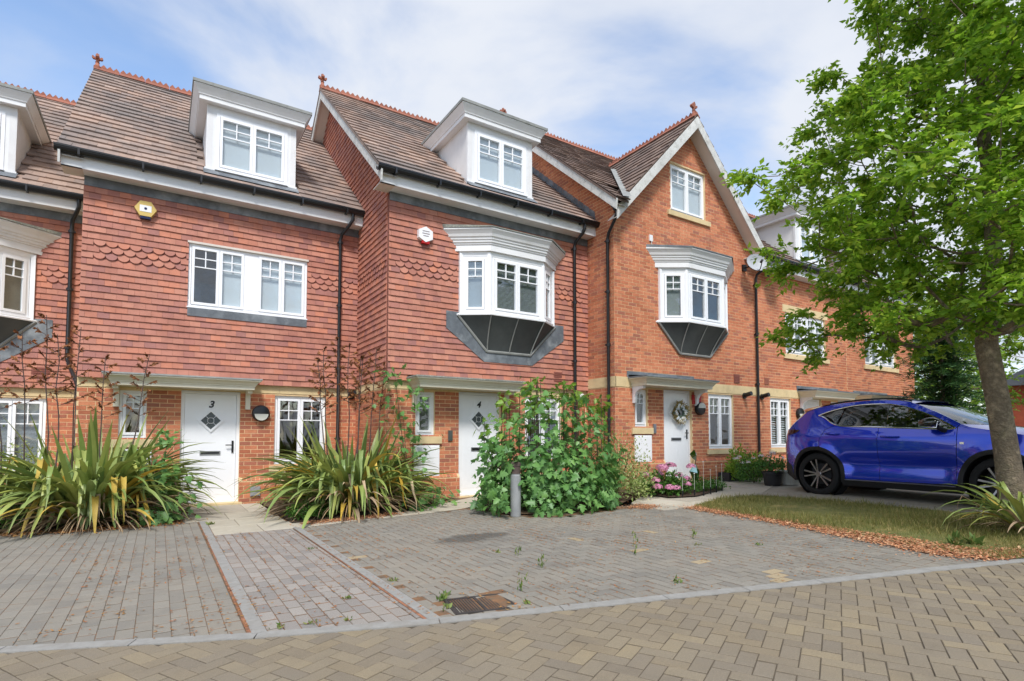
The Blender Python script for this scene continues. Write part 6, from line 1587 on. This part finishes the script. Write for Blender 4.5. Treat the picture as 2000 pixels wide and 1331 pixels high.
def flower_heads(t, pts, r, m, n=90, name='flower_head'):
    for (x, y, z) in pts:
        d = rv(n); d[:, 2] = np.abs(d[:, 2])*.9-.15; d = norm(d); P = np.array([x, y, z]) + d*r*np.array([1, 1, .75]); D_ = norm(np.cross(d, rv(n))); leaf_obj(name, t, m, P-D_*.012, D_, d, nr.uniform(.6, 1.1, n)*r*.42, OV, 1.7, None)
hy = shrub('hydrangea', 'hydrangea with pink flower heads in the small bed', 7.98, 7.32, .5, .42, .46, 900, .10, 'leaf_low', 12, 'shrub')
fp = [(7.62+.07*i+nr.uniform(-.03, .03), 7.1+nr.uniform(-.25, .3), .62+nr.uniform(-.12, .08)) for i in range(11)] + [(7.5, 6.95, .34), (7.75, 6.9, .32), (7.95, 6.92, .3), (8.2, 6.9, .36), (8.3, 7.0, .45), (7.55, 7.05, .45)]
flower_heads(hy, fp, .088, 'pink')
# black pot with white flowers, ribbed planter, trough
def pot(x, y, r, h, m, label, name='plant_pot', ribs=0):
    t = empty(name, (x, y, G(x)), label, 'pot'); z = G(x)
    MB().lathe([(r*.74, 0), (r*.78, .02), (r*.94, h*.82), (r*1.04, h*.84), (r*1.04, h), (r*.92, h), (r*.9, h*.88), (.01, h*.86)], (x, y, z), 24).build('body', m, t, True)
    if ribs:
        for k in range(ribs):
            a = 2*math.pi*k/ribs; MB().tube([(x+math.cos(a)*r*.78, y+math.sin(a)*r*.78, z+.02), (x+math.cos(a)*r*.94, y+math.sin(a)*r*.94, z+h*.8)], .008, 4).build('rib', m, t)
    return t
pot(10.95, 6.95, .20, .30, 'pot_black', 'round black plastic pot beside the blue car tail')
pot(11.4, 6.85, .24, .30, 'pot_white', 'pale ribbed planter behind the rear wheel', ribs=30)
gp = shrub('geranium', 'bushy green plant with white flowers in the black pot', 10.95, 6.97, .33, .30, .34, 900, .06, 'leaf_low', 13, 'plant'); gp.location = (10.95, 6.97, G(10.95))
for c in gp.children: c.location.z += .27
flower_heads(gp, [(10.9, 6.9, 1.0-.12), (11.05, 7.0, .9), (10.8, 7.1, .82), (11.15, 6.85, .78)], .06, 'white_petal', 50)
tp = empty('trough', (11.4, 8.15, G(11.4)), 'low black plastic trough under the brick house window', 'planter')
MB().box(10.95, 11.85, 8.0, 8.3, G(11.4), G(11.4)+.03).box(10.95, 11.85, 8.0, 8.03, G(11.4)+.03, G(11.4)+.2).box(10.95, 11.85, 8.27, 8.3, G(11.4)+.03, G(11.4)+.2).box(10.95, 10.98, 8.03, 8.27, G(11.4)+.03, G(11.4)+.2).box(11.82, 11.85, 8.03, 8.27, G(11.4)+.03, G(11.4)+.2).build('body', 'pot_black', tp)
fl2 = [t for t in bpy.data.objects if t.name.startswith('leafy_plant') and t.parent is None][-1]
flower_heads(fl2, [(11.0+nr.uniform(-.4, .5), 7.5+nr.uniform(-.3, .3), .78+nr.uniform(-.15, .1)) for i in range(9)], .05, 'white_petal', 40)
# garden stakes and mirrored ornament
for i, (x, y, h) in enumerate(((7.95, 6.78, .45), (8.2, 6.72, .42), (8.45, 6.72, .62), (8.75, 6.8, .45), (9.05, 6.9, .5), (9.35, 7.0, .52))):
    t = empty('garden_stake', (x, y, G(x)), 'thin clear garden light stake in the small bed', 'stake', 'garden light stakes in the small bed')
    MB().tube([(x, y, G(x)+.13), (x, y, G(x)+h)], .0032, 6).lathe([(.014, 0), (.014, .015)], (x, y, G(x)+h), 8).build('stem', 'lens_frost', t); MB().tube([(x, y, G(x)), (x, y, G(x)+.135)], .013, 6, r1=.015).build('spike', 'black_plastic', t)
orn = empty('garden_ornament', (9.25, 7.55, G(9.25)), 'mirrored diamond ornament on a stake before the wreath door', 'ornament')
MB().tube([(9.25, 7.55, G(9.25)), (9.25, 7.55, .85)], .008, 6).build('stake', 'black_metal', orn)
for (cx_, cz_, w_, h_) in ((9.25, .50, .16, .20), (9.22, .86, .11, .12)):
    q = [(0, h_), (w_, h_*.15), (w_*.3, -h_), (-w_*.6, -h_*.5), (-w_, h_*.2)]; mb = MB()
    ctr = Vector((cx_, 7.50, cz_)); ring = [Vector((cx_+a, 7.55+.03*math.sin(i*2.1), cz_+b)) for i, (a, b) in enumerate(q)]
    mb.add([ctr] + ring + [ctr+Vector((0, .09, 0))], [[0, 1+i, 1+(i+1) % 5] for i in range(5)] + [[6, 1+(i+1) % 5, 1+i] for i in range(5)]).build('mirror_facets', 'mirror_deco', orn)
# bollard
bo = empty('bollard', (4.55, 6.98, G(4.55)), 'grey metal bollard standing in front of the leafy bush', 'bollard')
MB().lathe([(.078, 0), (.078, .60), (.074, .605), (.074, .62), (.078, .625)], (4.48, 6.93, G(4.48)), 22).build('post', 'bollard', bo, True)
MB().lathe([(.07, .626), (.07, .74), (.078, .74), (.078, .78), (.05, .8), (.01, .805)], (4.48, 6.93, G(4.48)), 22).build('lamp_head', 'stalk', bo, True)

# --- ground cover: grass blades, litter, needles, weeds
def scatter(poly, n, seed):
    r_ = np.random.default_rng(seed); ip = inpoly(poly); xs = [p[0] for p in poly]; ys = [p[1] for p in poly]; out = []
    while len(out) < n:
        x, y = r_.uniform(min(xs), max(xs)), r_.uniform(min(ys), max(ys))
        if ip(x, y): out.append((x, y))
    return np.array(out)
q = scatter(GRASS, 42000, 1); Gz = .022*np.clip(np.minimum(q[:, 0], 12)-1.5, 0, None)
P = np.column_stack([q, Gz+.008]); hgt = nr.uniform(.03, .085, len(q))*np.where(nr.uniform(size=len(q)) < .04, 1.8, 1)*(.8+.5*np.sin(q[:, 0]*2.1)*np.sin(q[:, 1]*1.7))
D_ = norm(np.column_stack([nr.normal(size=(len(q), 2))*.45, np.ones(len(q))])); gr = leaf_obj('grass', None, 'grass', P, D_, rv(len(q)), hgt, BLADE, .09)
tag(gr, 'short dry green grass of the lawn strip before the car', 'grass')
def litter(label, poly, n, seed, size, m='litter', shape=FLAT, name='leaf_litter', width=1.0, w=None):
    q = scatter(poly, n, seed); q = q + nr.normal(size=q.shape)*np.where(nr.uniform(size=len(q)) < .25, .14, .03)[:, None]; q = q[[p[1] > kerb_y(p[0])+.03 for p in q]]; Gz = .022*np.clip(np.minimum(q[:, 0], 12)-1.5, 0, None); P = np.column_stack([q, Gz+.008+nr.uniform(0, .012, len(q))])
    D_ = norm(np.column_stack([nr.normal(size=(len(q), 2)), nr.normal(size=len(q))*.15])); N_ = norm(np.column_stack([nr.normal(size=(len(q), 2))*.3, np.ones(len(q))]))
    o = leaf_obj(name, None, m, P, D_, N_, nr.uniform(.6, 1.3, len(q))*size, shape, width); return tag(o, label, 'litter')
litter('orange fallen leaves along the front edge of the lawn', [(6.95, 5.9), (7.3, 5.95), (7.1, 4.6), (6.95, 3.2), (6.85, 2.2), (8.2, 1.4), (8.0, 1.3), (6.75, 1.75), (6.45, 1.88), (6.25, 2.25), (6.42, 3.0), (6.78, 4.4)], 13000, 2, .022)
litter('orange fallen leaves under the middle phormium', [(1.75, 8.33), (3.1, 8.38), (3.2, 8.2), (2.4, 8.1), (1.75, 8.15)], 2200, 3, .022)
litter('brown fallen leaves under the left phormium', [(-2.2, 9.5), (.35, 9.6), (.3, 9.1), (-.5, 9.05), (-2.4, 9.2)], 1800, 4, .028, 'needle')
litter('orange fallen leaves on the paving beside the leafy bush', [(6.3, 6.5), (6.75, 6.7), (6.85, 6.3), (6.4, 6.15)], 800, 5, .022)
# needles lying in the joints
P = []; r_ = np.random.default_rng(6)
spots = [(r_.uniform(-.9, 6.2), r_.uniform(2.4, 8.0), r_.uniform(.05, .28)) for i in range(230)]
for (sx, sy_, sr) in spots:
    if sy_ < kerb_y(sx)+.06: continue
    k = int(10+sr*130)
    jx = np.round((sx + r_.normal(size=k)*sr*.5)/.1)*.1 + .015 + r_.normal(size=k)*.006; jy = sy_ + r_.normal(size=k)*sr
    h = r_.uniform(size=k) < .3; ax = sx + r_.normal(size=k)*sr; ay = np.round(jy/.1)*.1 + r_.normal(size=k)*.006
    P += list(zip(np.where(h, ax, jx), np.where(h, ay, jy)))
P = np.array([p for p in P if p[1] > kerb_y(p[0])+.05 and inpoly([(-3, 3), (-3, 9.3), (.5, 9.3), (.6, 8), (4.2, 7.9), (4.4, 6.8), (5, 6.4), (6.8, 6.1), (6.6, 3.5), (6.4, 1.8), (2, 3)])(*p)])
Gz = .022*np.clip(P[:, 0]-1.5, 0, None); ln = len(P)
o = leaf_obj('needle_litter', None, 'needle', np.column_stack([P, Gz+.004+nr.uniform(0, .004, ln)]), np.column_stack([nr.normal(size=(ln, 2)), nr.normal(size=ln)*.1]), np.column_stack([nr.normal(size=(ln, 2))*.2, np.ones(ln)]), nr.uniform(.012, .032, ln), FLAT, .45)
tag(o, 'brown needles and moss caught in the paving joints', 'litter')
# weeds
def weed(x, y, n, h, seed, label='small green weed growing out of the paving joints', group='weeds in the paving joints', tall=False):
    r_ = np.random.default_rng(seed); z = G(x); P = np.column_stack([x+r_.normal(size=n)*.018, y+r_.normal(size=n)*.018, np.full(n, z+.003)])
    D_ = norm(np.column_stack([r_.normal(size=(n, 2))*(.25 if tall else .8), np.abs(r_.normal(size=n))*.5+.5]))
    if tall: P[:, 2] += r_.uniform(0, h*.8, n); sz = r_.uniform(.03, .06, n)
    else: sz = r_.uniform(.5, 1.1, n)*h
    V, F = leaves_mesh(P, D_, rv(n), sz, OV, .8 if not tall else .6)
    if tall:
        b = len(V); V = np.vstack([V, [(x-.004, y, z), (x+.004, y, z), (x, y, z+h)]]); F = np.vstack([F, [[b, b+1, b+2]]])
    o = mobj('weed', mesh_np('weed', V-np.array([x, y, z]), F), 'weed'); o.location = (x, y, z); tag(o, label, 'weed', group)
for i, (x, y, h) in enumerate([(1.82, 3.86, .06), (1.78, 3.66, .05), (1.9, 3.95, .05), (.9, 3.86, .035), (1.1, 3.79, .03), (.68, 3.9, .04), (1.25, 4.3, .035), (1.72, 4.6, .04), (3.6, 3.15, .05), (2.3, 3.4, .045), (5.4, 3.6, .04), (1.45, 6.4, .04), (.64, 8.9, .07), (4.9, 4.0, .035), (6.9, 2.4, .12), (7.1, 2.3, .14), (7.2, 2.5, .12), (3.0, 5.0, .04)]):
    near = ('small weed growing beside the iron drain grate', 'weeds beside the drain') if math.hypot(x-2.0, y-3.7) < .45 else (('low weed at the kerb end of the narrow paved strip', 'weeds at the end of the paved strip') if x < 1.3 and y < 4.4 else (('leafy weed in the fallen leaves at the lawn edge', 'weeds at the lawn edge') if x > 6.5 else ('small green weed in the open paving joints', 'weeds in the paving joints')))
    weed(x, y, 14, h, 100+i, *near)
for i, (x, y, h) in enumerate([(4.05, 4.05, .26), (5.15, 4.25, .13), (3.0, 4.2, .12), (2.45, 3.7, .14), (3.1, 4.75, .10)]):
    weed(x, y, 16, h, 200+i, 'thin upright weed sprig standing in the paving', 'upright weed sprigs in the paving', True)
# far house and railings at the right edge
fh = empty('brick_house', (33, 4, 0), 'far red brick house with slate roof at the right edge', 'house')
MB().box(30, 42, -2, 8.5, -.1, 3.4).build('wall', 'far_brick', fh)
MB().prism([(-2.4, 3.35), (8.9, 3.35), (3.2, 6.6)], lambda p: (29.7, p[0], p[1]), lambda p: (42.3, p[0], p[1])).build('roof', 'slate', fh)
for y in (0, 3, 6): 
    w_ = MB().box(29.93, 30.02, y, y+1.2, 1.0, 2.3).build('window', 'upvc', fh); MB().box(29.91, 29.94, y+.08, y+.57, 1.08, 2.22).build('pane', 'car_gloss_black', w_); MB().box(29.91, 29.94, y+.63, y+1.12, 1.08, 2.22).build('pane', 'car_gloss_black', w_)
rl = empty('railing', (27, 3, .2), 'black metal railing seen past the tree trunk', 'railing')
MB().box(26.98, 27.02, -1, 7, 1.48, 1.52).build('top_rail', 'black_metal', rl); MB().box(26.98, 27.02, -1, 7, .35, .39).build('bottom_rail', 'black_metal', rl)
y = -.95
while y < 7: MB().box(26.99, 27.01, y, y+.02, .2, 1.55).build('bar', 'black_metal', rl); y += .13
